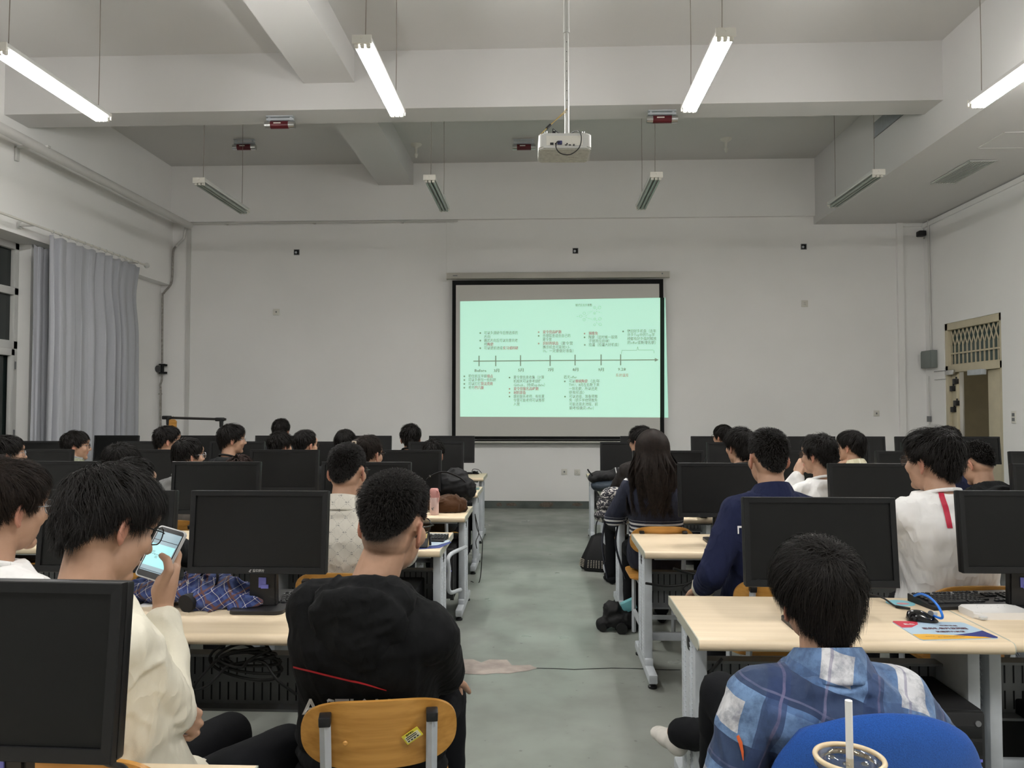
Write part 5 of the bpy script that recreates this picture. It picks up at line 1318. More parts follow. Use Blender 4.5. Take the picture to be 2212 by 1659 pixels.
def hair_mesh(Mh, st, lod, seed):
    """hair as one mesh: a dark volume under many thin locks that run from the crown whorl"""
    rs = np.random.RandomState(seed)
    top, side, nape = st.get('top', .03), st.get('side', .016), st.get('nape', .006)
    Lt, Ls, Ln = st.get('len', (.075, .045, .025)); mess = st.get('mess', .008); spiky = st.get('spiky', 0.0); cut = st.get('cut', 1.0)
    whorl = np.array([st.get('wx', .012), -.070, .105]); comb = np.array(st.get('comb', (0, .0, 0)))
    nfac = {0: 17000, 1: 6500, 2: 2600}[lod] * st.get('n', 1.0); wd = {0: .00062, 1: .0011, 2: .0019}[lod]
    def T(phi, u): r = u / umax(phi); return np.interp(r, [0, .45, .72, 1], [top, top * .92, side, nape])
    V, Fc = [], []
    # volume
    nph, nu_ = 56, 22; phi = np.linspace(-PI, PI, nph, endpoint=False)
    for j in range(nu_):
        r = j / (nu_ - 1); u = r * umax(phi) * cut; p = scalp(phi, np.maximum(u, .004)); n_ = scalp_n(p)
        o_ = T(phi, u) * .62 * (1 + st.get('vn', .22) * vnoise(p, 38, seed)) * (1 if r < .9 else (1 - (r - .9) / .1 * 1.25)) - (.004 if r > .97 else 0)
        V.append(p + n_ * o_[:, None])
    V = [np.concatenate(V)]
    for j in range(nu_ - 1):
        for i in range(nph): a = j * nph + i; b_ = j * nph + (i + 1) % nph; Fc.append((a, b_, b_ + nph, a + nph))
    Fc = [np.array(Fc)]; base = len(V[0])
    # locks
    N = int(nfac); phi = rs.uniform(-PI, PI, N); u = umax(phi) * cut * np.sqrt(rs.uniform(.0004, 1, N)); K = 7
    k0 = N // 9; wp = project(whorl[None, :] + rs.normal(0, .014, (k0, 3))); d_ = wp - SC_       # extra locks rooted round the crown
    u[:k0] = np.arccos(np.clip(d_[:, 2] / RZ, -1, 1)) / (PI / 2); phi[:k0] = np.arctan2(d_[:, 0] / RX, d_[:, 1] / RY)
    rr = u / umax(phi); Ln_ = np.interp(rr, [0, .5, .8, 1], [Lt, Lt, Ls, Ln]) * rs.uniform(.65, 1.15, N)
    p = scalp(phi, u); Tt = T(phi, u) * rs.uniform(.35, 1.08, N)
    Nc = max(30, int(N / 34)); cr = rs.choice(N, Nc, replace=False)
    cid = np.empty(N, int)
    for s0 in range(0, N, 1500): d = ((p[s0:s0 + 1500, None, :] - p[None, cr, :]) ** 2).sum(-1); cid[s0:s0 + 1500] = cr[d.argmin(1)]
    jc = rs.normal(0, 1, (N, 3)); jit = jc[cid] * .8 + rs.normal(0, 1, (N, 3)) * .45
    P, NN = [], []; rd_ = rs.normal(0, 1, (k0, 3)); Tt[:k0] = np.maximum(Tt[:k0], top * .75)
    for k in range(K):
        s_ = k / (K - 1); n_ = scalp_n(p)
        h = Tt * (.12 + .95 * np.sin(min(1, s_ * 1.35) * PI / 2) - .18 * s_ ** 3) + spiky * Ln_ * s_
        P.append(p + n_ * h[:, None] + jit * (mess * s_ ** 2)); NN.append(n_)
        t = p - whorl; t[:k0] = rd_; t = t / np.maximum(np.linalg.norm(t, axis=1, keepdims=True), 1e-6) + np.array([0, 0, -1.0]) * st.get('grav', .45) + comb + jit * st.get('swirl', .22)
        t = t - n_ * (t * n_).sum(1, keepdims=True); t /= np.maximum(np.linalg.norm(t, axis=1, keepdims=True), 1e-6)
        p = project(p + t * ((Ln_ * (1 - spiky * .8)) / (K - 1))[:, None])
    P = np.stack(P, 1); NN = np.stack(NN, 1)
    cl = st.get('clump', .55); sv = (np.linspace(0, 1, K) ** 1.3)[None, :, None]
    off = P[cid] - P; off = off / (1 + np.linalg.norm(off, axis=2, keepdims=True) / .03); P = P + off * sv * cl
    curl = st.get('curl', 0)
    if curl:
        ph = rs.uniform(0, 6.28, N)[:, None] + np.linspace(0, 9, K)[None, :]; P = P + np.stack([np.cos(ph), np.sin(ph * 1.1), np.sin(ph + 1)], -1) * (curl * np.linspace(0, 1, K))[None, :, None]
    tg = np.gradient(P, axis=1); sd = np.cross(NN, tg); sd /= np.maximum(np.linalg.norm(sd, axis=2, keepdims=True), 1e-9)
    tw = rs.uniform(-.7, .7, N)[:, None, None]; sd = sd * np.cos(tw) + NN * np.sin(tw)
    wk = (wd * (1 - .85 * np.linspace(0, 1, K) ** 2))[None, :, None] * rs.uniform(.6, 1.3, N)[:, None, None]
    Q = np.stack([P - sd * wk, P + sd * wk], 2).reshape(-1, 3); V.append(Q); nvol = len(Fc[0])
    i0 = base + np.arange(N)[:, None] * (2 * K) + np.arange(K - 1)[None, :] * 2
    Fc.append(np.stack([i0, i0 + 1, i0 + 3, i0 + 2], -1).reshape(-1, 4))
    return np.concatenate(V), np.concatenate(Fc), nvol

def mesh_np(name, V, F_):
    me = bpy.data.meshes.new(name); me.vertices.add(len(V)); me.vertices.foreach_set('co', np.ascontiguousarray(V, dtype=np.float32).ravel())
    n = len(F_); me.loops.add(n * 4); me.polygons.add(n)
    me.loops.foreach_set('vertex_index', np.ascontiguousarray(F_, dtype=np.int32).ravel())
    me.polygons.foreach_set('loop_start', np.arange(0, n * 4, 4, dtype=np.int32)); me.update(calc_edges=True); me.validate(); return me
def xf(Mx, V): A = np.array(Mx); return V @ A[:3, :3].T + A[:3, 3]

def head_prims(bm, Mh):
    t = bmesh.new()
    ell(t, (0, -.012, .035), (.0745, .095, .086), seg=24); ell(t, (0, .030, -.035), (.060, .058, .078), seg=20)
    ell(t, (0, .022, -.062), (.056, .052, .046), seg=18); ell(t, (0, .066, -.092), (.024, .022, .020)); ell(t, (0, -.03, -.02), (.064, .072, .06), seg=18)
    for s in (-1, 1):
        ell(t, (s * .036, .056, -.018), (.029, .028, .032)); ell(t, (s * .030, .074, .033), (.026, .014, .012)); ell(t, (s * .032, .070, .013), (.016, .013, .012))
        ell(t, (s * .0115, .093, -.028), (.009, .010, .008))
        ro = Matrix.Rotation(R(s * 24), 3, 'Z') @ Matrix.Rotation(R(-10), 3, 'X')
        ear = Vector((s * .078, -.012, -.006))
        ell(t, ear + Vector((s * -.001, 0, 0)), (.0048, .019, .030), ro, 16)
        rim = []
        for k in range(13):
            a = R(-80 + 235 * k / 12); v = ro @ Vector((s * .003, -.0175 * math.cos(a), .029 * math.sin(a)))
            rim.append(ear + v)
        for a_, b_ in zip(rim, rim[1:]): capsule(t, a_, b_, .0050, .0050, 8)
        ell(t, ear + ro @ Vector((0, .004, -.027)), (.0055, .009, .010), ro)
    capsule(t, (0, .086, .022), (0, .106, -.022), .008, .0125); ell(t, (0, .080, -.047), (.024, .012, .006)); ell(t, (0, .079, -.057), (.021, .012, .007)); ell(t, (0, .08, .05), (.05, .02, .03))
    bmesh.ops.transform(t, matrix=Mh, verts=t.verts); merge(bm, t)

def ring_loft(bm, rings):
    vs = [[bm.verts.new(p) for p in r_] for r_ in rings]; n = len(vs[0])
    for a, b_ in zip(vs, vs[1:]):
        for k in range(n): bm.faces.new((a[k], a[(k + 1) % n], b_[(k + 1) % n], b_[k]))
    bm.faces.new(vs[0][::-1]); bm.faces.new(vs[-1])

def torso(bm, P, N, Lx, Fx, sc, off, prof, bulge=.035):
    rings = []
    for t, w_, d_, o_ in prof:
        c = P.lerp(N, t) - Fx * (bulge * math.sin(PI * min(max(t, 0), 1))) + Fx * o_
        rings.append([])
        for k in range(28):
            a = 2 * PI * k / 28; ca, sa = math.cos(a), math.sin(a); e = 2 / 2.5
            rings[-1].append(c + Lx * ((w_ * sc + off) * math.copysign(abs(ca) ** e, ca)) + Fx * ((d_ * sc + off) * math.copysign(abs(sa) ** e, sa)))
    ring_loft(bm, rings)
TORSO = [(-.16, .150, .110, .01), (-.05, .172, .125, .01), (.12, .168, .120, .0), (.35, .150, .108, 0), (.55, .160, .115, 0), (.72, .176, .118, 0), (.84, .172, .102, 0), (.92, .128, .078, 0), (1.0, .066, .062, 0), (1.05, .058, .058, .01)]

def ik(S, W, a, b_, pole):
    d = W - S; L_ = d.length; 
    if L_ > a + b_ - .004: W = S + d * ((a + b_ - .004) / L_); d = W - S; L_ = d.length
    dh = d / L_; x = (a * a - b_ * b_ + L_ * L_) / (2 * L_); h = math.sqrt(max(a * a - x * x, 0)); pl_ = pole - dh * pole.dot(dh); pl_.normalize()
    return S + dh * x + pl_ * h, W

def chain(bm, pts, rad):
    for (a, ra), (b_, rb) in zip(zip(pts, rad), zip(pts[1:], rad[1:])): capsule(bm, a, b_, ra, rb, 10)
def hand(bm, W, fw, n_, side, curl=(25, 35, 30), sc=1.0):
    """palm, four unequal fingers bending towards the palm normal n_, thumb from the side of the palm"""
    fw = fw.normalized(); n_ = (n_ - fw * n_.dot(fw)).normalized(); lat = fw.cross(n_) * side
    ks = (.029, .010, -.010, -.028); ln_ = (.93, 1.05, .98, .78)
    for k, l_ in zip(ks, ln_):
        kn = W + fw * (.088 - abs(k - .005) * .22) * sc + lat * k * sc
        capsule(bm, W + lat * k * .55 * sc + fw * .008, kn, .0135 * sc, .0105 * sc, 10)
        p, a = kn, 0; pts = [kn]
        for c_, q in zip(curl, (.044, .027, .021)):
            a += R(c_); p = p + (fw * math.cos(a) + n_ * math.sin(a)) * q * l_ * sc + lat * (k * .10); pts.append(p)
        chain(bm, pts, [.0092 * sc, .0085 * sc, .0078 * sc, .0070 * sc])
    b0 = W + fw * .022 * sc + lat * .026 * sc + n_ * .006; d1 = (fw * .62 + lat * .62 + n_ * .40).normalized(); d2 = (fw * .85 + lat * .25 + n_ * .45).normalized()
    chain(bm, [b0, b0 + d1 * .042 * sc, b0 + d1 * .042 * sc + d2 * .031 * sc, b0 + d1 * .042 * sc + d2 * .055 * sc], [.0145 * sc, .0115 * sc, .0098 * sc, .008 * sc])

HAIR = {
    'mop': dict(top=.030, side=.021, nape=.007, len=(.085, .055, .026), mess=.005, swirl=.16, clump=.35),
    'short': dict(top=.024, side=.014, nape=.005, len=(.06, .035, .018), mess=.004, swirl=.16, clump=.35),
    'fluffy': dict(top=.036, side=.028, nape=.008, len=(.085, .06, .03), mess=.006, swirl=.2, clump=.28),
    'crop': dict(top=.016, side=.005, nape=.002, len=(.020, .013, .006), mess=.002, spiky=.28, clump=.06, n=1.5, cut=.93, swirl=.10, vn=.08),
    'fade': dict(top=.030, side=.007, nape=.001, len=(.016, .008, .003), mess=.001, spiky=.28, clump=.05, n=1.5, cut=.86, fade=True, swirl=.10, vn=.08),
    'curly': dict(top=.032, side=.024, nape=.009, len=(.06, .05, .03), mess=.008, curl=.007, swirl=.5, clump=.45),
    'bowl': dict(top=.026, side=.022, nape=.014, len=(.09, .07, .04), mess=.003, swirl=.10, grav=.8, clump=.3),
}

def glasses(Mh, root, m):
    b = BM()
    for s in (-1, 1):
        c = Vector((s * .033, .103, .008)); ring = [c + Vector((x, -abs(x + s * .033) * .12, z)) for x, z in rrect(.050, .040, .016, 4)]; ring.append(ring[0]); tube(b, ring, .0016, 6)
        tube(b, [(s * .058, .099, .014), (s * .070, .088, .014), (s * .079, .03, .013), (s * .081, -.005, .014), (s * .079, -.030, -.012)], .0016, 6)
    tube(b, [(-.010, .105, .012), (0, .108, .014), (.010, .105, .012)], .0015, 6)
    bmesh.ops.transform(b, matrix=Mh, verts=b.verts); g = obj('glasses', b, m, root, 60)
    for s in (-1, 1):
        b = BM(); f = [b.verts.new(Mh @ Vector((s * .033 + x, .103 - abs(x + s * .033) * .12, .008 + z))) for x, z in rrect(.049, .039, .016, 4)]; b.faces.new(f); obj('lens', b, M['lens'], g, 0)

PEOPLE = []
def person(label, px, ptop, Y, yaw=0, pitch=0, roll=0, s=1.0, hip=None, byaw=None, top=None, kind='tee', off=.020, amp=.004, hair='short', hair_m='hair', spec=None, lod=2, seed=1,
           lhand=None, rhand=None, lpole=None, rpole=None, bottom='trouser', hands=True, extra_skin=None, cuffs=None, knees=None, feet=None, seat=.456, hx=None, shoes='trouser', fold_scale=9, hair_over=None, chairl=None, chair_rz=0, hipdy=.09, chair_dy=-.03, chair_dx=0.0, wide=1.0, hemz=None, collar_m=None, sleeve=None, skip_l=False, zc=None, shdrop=0.0, shr=(0, 0), nx=0.0):
    st = dict(HAIR[hair]); st.update(hair_over or {})
    tp = at(px, ptop, Y); C = Vector((tp.x, Y, tp.z - (.123 + st['top'] * .8) * s)) if zc is None else Vector((tp.x, Y, zc))
    HX = C.x if hx is None else hx; HY = Y + hipdy; byaw = yaw * .35 if byaw is None else byaw
    root = thing('person', label, 'person', (HX, HY, 0)); O = Vector((HX, HY, 0))
    C = C - O
    Mh = Matrix.Translation(C) @ Matrix.Rotation(R(-yaw), 4, 'Z') @ Matrix.Rotation(R(-pitch), 4, 'X') @ Matrix.Rotation(R(roll), 4, 'Y') @ Matrix.Scale(s, 4)
    Fx = Vector((math.sin(R(byaw)), math.cos(R(byaw)), 0)); Lx = Vector((Fx.y, -Fx.x, 0)); Z = Vector((0, 0, 1))
    hc = Mh @ Vector((0, -.022, -.06)); N = Vector((hc.x, hc.y, 0)) * .85 + Vector((C.x, C.y, 0)) * .15 - Fx * .028 * s + Z * (C.z - .150 * s - shdrop) + Lx * nx
    P = Vector((0, 0, seat + .10))
    sh, el, wr = [], [], []
    for sd, tgt, pole in ((-1, lhand, lpole), (1, rhand, rpole)):
        S = N + Lx * (sd * .146 * s * wide) - Z * (.074 * s - shr[0 if sd < 0 else 1])
        tgt = (tgt - O) if tgt is not None else P + Fx * .34 + Lx * (sd * .14) + Z * .20
        E, W = ik(S, tgt, .285 * s, .25 * s, (pole if pole is not None else (Lx * sd * .55 - Z * .8 - Fx * .35)))
        sh.append(S); el.append(E); wr.append(W)
    KN = knees or [P + Fx * .42 + Lx * (sd * .11) - Z * .02 for sd in (-1, 1)]; FT = feet or [Vector((k.x, k.y, 0)) - Fx * .02 + Z * .085 for k in KN]
    KN = [k if not knees else k - O for k in KN]; FT = [f if not feet else f - O for f in FT]
    vox = {0: .0042, 1: .0058, 2: .0075}[lod]
    # --- body
    b = BM(); head_prims(b, Mh); capsule(b, Mh @ Vector((0, -.026, -.045)), N + Z * .0, .053 * s, .060 * s, 20); torso(b, P, N, Lx, Fx, s * .93, -.004, TORSO)
    for i, sd in enumerate((-1, 1)):
        capsule(b, N - Z * .035 + Lx * sd * .04, sh[i], .042 * s, .046 * s); capsule(b, sh[i], el[i], .045 * s, .036 * s); capsule(b, el[i], wr[i], .038 * s, .026 * s)
        if not (extra_skin and i in extra_skin.get('own', ())):
            hand(b, wr[i], (wr[i] - el[i]) * .6 + Fx * .1, -Z, -sd if True else sd, sc=s)
        capsule(b, P + Lx * sd * .09 - Z * .02, KN[i], .068 * s, .05 * s); capsule(b, KN[i], FT[i], .05 * s, .036 * s)
    if extra_skin: extra_skin['f'](b, O)
    me = remesh(b, vox, 3 if lod else 3, 'body', .45)
    # colour: stubble, ears, lips, brows
    hv = xf(Mh.inverted(), getco(me)); n = len(hv); col = np.zeros((n, 4), np.float32); col[:, 3] = 1
    near = np.linalg.norm(hv - np.array([0, 0, .0]), axis=1) < .17
    phi = np.arctan2(hv[:, 0] / RX, (hv[:, 1] - SC_[1]) / RY); zz = (hv[:, 2] - .035) / RZ; uu = np.where(zz > 0, np.arccos(np.clip(zz, 0, 1)) / (PI / 2), 1 + (.035 - hv[:, 2]) / .11 * .8)
    if st.get('fade'): col[:, 0] = np.where(near, np.clip((umax(phi) + .20 - uu) / .42, 0, 1) ** .9 * .97, 0)
    else: col[:, 0] = np.where(near, np.clip((umax(phi) + .02 - uu) / .10, 0, 1) * .9, 0)
    ex, ey, ez = np.abs(hv[:, 0]), hv[:, 1], hv[:, 2]
    ear_ = near & (ex > .070) & (np.abs(ey + .012) < .034) & (np.abs(ez + .006) < .046); col[ear_, 0] = 0; col[ear_, 1] = .55 * np.clip((ex[ear_] - .070) / .012, 0, 1)
    lip = near & (ex < .025) & (ey > .074) & (ey < .098) & (np.abs(ez + .052) < .010); col[lip, 1] = .8
    br = near & (np.abs(ex - .034) < .020) & (ey > .05) & (np.abs(ez - .036) < .0055); col[br, 0] = .9
    ey_ = near & (np.abs(ex - .032) < .012) & (ey > .06) & (np.abs(ez - .013) < .0045); col[ey_, 0] = .95
    ca = me.color_attributes.new('tint', 'FLOAT_COLOR', 'POINT'); ca.data.foreach_set('color', col.ravel())
    link('body', me, M['skin'], root, 180)
    # --- hair
    V, F_, nvol = hair_mesh(Mh, st, lod, seed); me = mesh_np('hair', xf(Mh, V), F_); mi_ = np.zeros(len(F_), np.int32); mi_[:nvol] = 1; me.polygons.foreach_set('material_index', mi_); link('hair', me, [M[hair_m], M['scalp_dark']], root, 180)
    # --- upper garment
    b = BM(); po = [(t, w_, d_, o_) for t, w_, d_, o_ in TORSO[:-2]]
    torso(b, P, N, Lx, Fx, s * (1 if wide <= 1 else wide), off, po + [(.965, .092, .082, 0), (1.03, .070, .066, .006)])
    if hemz is not None:
        for k in range(3): ell(b, P + Z * (hemz - P.z + .05 * k) - Fx * .02, (.19 * s + off, .14 * s + off, .05), seg=20)
    sl = sleeve or 1.0
    for i, sd in enumerate((-1, 1)):
        capsule(b, N - Z * .038 + Lx * sd * .05, sh[i] + Z * .0, .046 * s + off * .7, .052 * s + off); capsule(b, sh[i], el[i], .050 * s + off, .041 * s + off)
        e2 = el[i].lerp(wr[i], .93 * sl)
        capsule(b, el[i], e2, .041 * s + off, .031 * s + off * .8)
    me = remesh(b, {0: .0075, 1: .009, 2: .013}[lod], 4, 'top'); fold(me, amp, fold_scale, seed, (1, 1, .40))
    nm = {'tee': 'shirt', 'shirt': 'shirt', 'hoodie': 'hoodie', 'jacket': 'jacket', 'sweater': 'sweater'}[kind]
    tm = top if isinstance(top, bpy.types.Material) else M[top]
    topo = link(nm, me, tm, root, 180)
    cm_ = collar_m or tm; nd = (hc - N).normalized()
    ctr = N + nd * .010
    if kind in ('tee', 'sweater'):
        hgt, rad, tb_ = ((.006, .071, .0085) if kind != 'jacket' else (.018, .074, .012))
        b = BM(); pts = []
        for k in range(33):
            a = 2 * PI * k / 32; pts.append(ctr + Lx * rad * s * math.cos(a) + Fx * rad * s * .95 * math.sin(a) + Z * (hgt - .022 * math.sin(a)))
        tube(b, pts, tb_, 8)
        if kind == 'jacket': tube(b, [p + Z * .022 - (p - ctr).normalized() * .004 for p in pts], tb_ * .9, 8); tube(b, [p + Z * .012 for p in pts], tb_, 8)
        obj('collar', b, cm_, topo, 80)
    elif kind in ('shirt', 'jacket'):
        b = BM(); nk = 40; rows = []
        for rad, z in ((.066, .004), (.066, .034), (.072, .040), (.084, .022), (.104, -.022), (.108, -.030)):
            row = []
            for k in range(nk + 1):
                a = R(-242 + 304 * k / nk); pt = max(0, 1 - min(k, nk - k) / 7)     # collar points at the front ends
                q = ctr + (Lx * math.cos(a) + Fx * math.sin(a)) * (rad * s + (.03 * pt if rad > .08 else 0)) + Z * (z - .022 * math.sin(a) - (.035 * pt if rad > .08 else 0))
                row.append(b.verts.new(q))
            rows.append(row)
        for r0, r1 in zip(rows, rows[1:]):
            for k in range(nk): b.faces.new((r0[k], r0[k + 1], r1[k + 1], r1[k]))
        co_ = obj('collar', b, cm_, topo, 80); md = co_.modifiers.new('thickness', 'SOLIDIFY'); md.thickness = .004
    elif kind == 'hoodie':
        b = BM(); 
        for k in range(24):
            a0, a1 = 2 * PI * k / 24, 2 * PI * (k + 1) / 24
            def q(a): back = max(0, -math.sin(a)); return ctr + Lx * (.088 + .012 * back) * math.cos(a) + Fx * .082 * math.sin(a) + Z * (.000 + .020 * back - .03 * max(0, math.sin(a)))
            rb = lambda a: .020 + .014 * max(0, -math.sin(a))
            capsule(b, q(a0), q(a1), rb(a0), rb(a1), 10)
        tb_ = ctr - Fx * .105 - Z * .055; rot = Matrix((Lx, -Fx, Z)).transposed() @ Matrix.Rotation(R(-20), 3, 'X')
        ell(b, tb_ - Z * .01, (.135, .040, .105), rot, 24); ell(b, tb_ - Z * .06 + Fx * .004, (.095, .040, .085), rot, 20); ell(b, tb_ + Z * .03 + Lx * .08 + Fx * .045, (.06, .05, .055), rot); ell(b, tb_ + Z * .03 - Lx * .08 + Fx * .045, (.06, .05, .055), rot)
        me = remesh(b, .008 if lod == 0 else .011, 3, 'hood'); fold(me, .011, 11, seed + 3, (.8, 1, 1.8)); link('hood', me, cm_, topo, 180)
    if cuffs:
        for i, mt in cuffs.items():
            b = BM(); d = (wr[i] - el[i]).normalized(); e = el[i].lerp(wr[i], .93 * sl); capsule(b, e - d * .004, e + d * .035, .031 * s + off * .95, .031 * s + off * .8); obj('cuff', b, mt, topo, 60)
    # --- trousers, shoes
    b = BM(); torso(b, P, N, Lx, Fx, s, .006, [(-.17, .150, .115, .02), (-.05, .174, .126, .01), (.08, .168, .122, 0)])
    for i, sd in enumerate((-1, 1)):
        capsule(b, P + Lx * sd * .085 - Z * .015, KN[i], .084 * s, .066 * s); capsule(b, KN[i], KN[i].lerp(FT[i], .96), .066 * s, .056 * s)
    me = remesh(b, .012, 4, 'trousers'); fold(me, .005, 9, seed + 8); link('trousers', me, M[bottom], root, 180)
    for i in (0, 1):
        b = BM(); f = FT[i]; d = Fx if not feet else (Fx * .95 - Lx * .25).normalized()
        for q, r_ in ((f + d * .00 - Z * .04, (.040, .055, .045)), (f + d * .075 - Z * .052, (.044, .075, .032)), (f + d * .13 - Z * .058, (.040, .05, .026))): ell(b, q, r_, Matrix.Rotation(math.atan2(-d.x, d.y), 3, 'Z'))
        me = remesh(b, .008, 3, 'shoe'); link('shoe', me, M[shoes], root, 180)
    if spec: glasses(Mh, root, M[spec])
    PEOPLE.append((root, HX, HY))
    if chairl:
        cx_, cy_ = HX + chair_dx, HY + chair_dy
        chair(cx_, cy_, chair_rz - byaw * .25, chairl)
    return dict(root=root, top=topo, Mh=Mh, O=O, sh=sh, el=el, wr=wr, N=N, P=P, C=C, Lx=Lx, Fx=Fx)

def bvh_of(o):
    me = o.data; return BVHTree.FromPolygons([v.co.copy() for v in me.vertices], [tuple(p.vertices) for p in me.polygons])
def on_cloth(pz, px, py, lift=.003):
    """point on the garment where the photo's pixel falls, lifted off the cloth"""
    O = pz['O']; d = ray(px, py).normalized(); hit, n_, i, ds = pz['bvh'].ray_cast(CC - O, d)
    if hit is None: return None
    if n_.dot(d) > 0: n_ = -n_
    return hit + n_ * lift
def strip(pz, left, right, name, m, sub=6, lift=.003, par=None):
    """band of cloth between two pixel polylines"""
    if 'bvh' not in pz: pz['bvh'] = bvh_of(pz['top'])
    b = BM(); rows = []
    def res(pl_):
        out = []
        for (a, c) in zip(pl_, pl_[1:]):
            for k in range(sub): t = k / sub; out.append((a[0] + (c[0] - a[0]) * t, a[1] + (c[1] - a[1]) * t))
        out.append(pl_[-1]); return out
    for l_, r_ in zip(res(left), res(right)):
        row = [on_cloth(pz, l_[0] + (r_[0] - l_[0]) * q, l_[1] + (r_[1] - l_[1]) * q, lift) for q in (0, .5, 1)]
        rows.append([b.verts.new(p) for p in row] if all(p is not None for p in row) else None)
    for r0, r1 in zip(rows, rows[1:]):
        if r0 and r1:
            for k in range(2): b.faces.new((r0[k], r0[k + 1], r1[k + 1], r1[k]))
    return obj(name, b, m, par or pz['top'], 80)
# ------------------------------------------------------------------ garments
def cloth(name, rgb, rough=.9, var=.08, big=.55):
    g = NG(name); n_ = g.noise(6, 3); g.base(g.ramp(n_, [(.3, tuple(c * (1 - var) for c in rgb)), (.7, tuple(min(1, c * (1 + var)) for c in rgb))])); _set(g.b, Roughness=rough)
    g.b.inputs['Specular IOR Level'].default_value = .2; folds(g, big); return g.m
M['cream'+'_cloth'] = cloth('cream_jersey', (.76, .72, .60))
M['black_cloth'] = cloth('black_sweat', (.0055, .0058, .0065), .95)
M['white_cloth'] = cloth('white_jersey', (.83, .82, .81))
M['navy_cloth'] = cloth('navy_twill', (.010, .014, .045), .9)
M['olive_cloth'] = cloth('olive_grey', (.17, .18, .13))
M['grey_cloth'] = cloth('grey_marl', (.25, .25, .25))
M['dark_cloth'] = cloth('charcoal', (.014, .015, .016), .92)
M['brownblack'] = cloth('brown_black', (.022, .019, .018), .92)
M['beige_plaid'] = plaid('beige_plaid', (.52, .48, .34), [('X', .09, 0, .4, (.40, .37, .25), .7), ('Z', .09, .2, .4, (.44, .41, .28), .6), ('X', .09, .55, .12, (.66, .63, .5), .8)])
M['stripe_bw'] = plaid('black_white_stripe', (.6, .6, .6), [('Z', .026, 0, .5, (.012, .012, .014), 1)])
M['blue_plaid'] = plaid('washed_blue_plaid', (.065, .13, .27), [('X', .19, .05, .48, (.16, .27, .46), .85), ('Z', .18, .10, .45, (.14, .24, .42), .55), ('Z', .18, .58, .36, (.007, .018, .06), .9), ('X', .19, .60, .24, (.012, .030, .10), .8), ('XZ', (.19, .12, .34), (.18, .13, .38), (.62, .62, .63), .95), ('X', .19, .44, .03, (.14, .12, .22), .7), ('X', .19, .04, .03, (.18, .16, .26), .6), ('Z', .18, .52, .025, (.14, .14, .24), .6)], rot=-.32, wash=(15, (.014, .032, .085), .6))
g = NG('navy_striped_knit'); z_ = g.xyz()[2]
def band(z0, z1, per, duty):
    k = g.math('MULTIPLY', g.math('GREATER_THAN', z_, z0), g.math('LESS_THAN', z_, z1)); return g.math('MULTIPLY', k, g.math('LESS_THAN', g.math('FRACT', g.math('DIVIDE', g.math('SUBTRACT', z_, z0), per)), duty))
k1_ = band(.70, .815, .0285, .45); k2_ = band(1.075, 1.125, .022, .48)
g.base(g.mix(g.math('MAXIMUM', k1_, k2_), (.010, .013, .030), (.68, .68, .68))); _set(g.b, Roughness=.9); folds(g, .4); M['knit'] = g.m
# cream shirt with a dotted lattice and small marks
g = NG('cream_lattice_print'); o_ = g.xyz(); per = .050
ua = g.math('DIVIDE', g.math('ADD', o_[0], o_[2]), per * 1.3); ub = g.math('DIVIDE', g.math('SUBTRACT', o_[2], g.math('MULTIPLY', o_[0], 1.0)), per * 1.3)
def cell(v): return g.math('ABSOLUTE', g.math('SUBTRACT', g.math('FRACT', g.math('ADD', v, 40.0)), .5))
fa, fb = cell(ua), cell(ub)
dash = g.math('GREATER_THAN', g.math('SINE', g.math('MULTIPLY', o_[2], 900)), -.2)
line = g.math('MULTIPLY', g.math('LESS_THAN', g.math('MINIMUM', fa, fb), .022), dash)
pa, pb = g.math('SUBTRACT', .5, fa), g.math('SUBTRACT', .5, fb)
mk = g.math('LESS_THAN', g.math('MAXIMUM', fa, fb), .16); inner = g.math('GREATER_THAN', g.math('SINE', g.math('MULTIPLY', o_[2], 620)), .1); inner2 = g.math('GREATER_THAN', g.math('SINE', g.math('MULTIPLY', o_[0], 500)), -.5)
mk = g.math('MULTIPLY', mk, g.math('MULTIPLY', inner, inner2))
c_ = g.mix(g.math('MULTIPLY', line, .55), (.63, .60, .53), (.22, .22, .22)); c_ = g.mix(g.math('MULTIPLY', mk, .65), c_, (.16, .16, .16)); g.base(c_); _set(g.b, Roughness=.85); folds(g, .4); M['lattice'] = g.m
redtape = mat('red_tape', (.50, .015, .05), .6); redpipe = mat('red_piping', (.45, .01, .02), .6)
ivory = cloth('ivory_rib', (.55, .52, .42))

CH = 'amber plywood chair under '
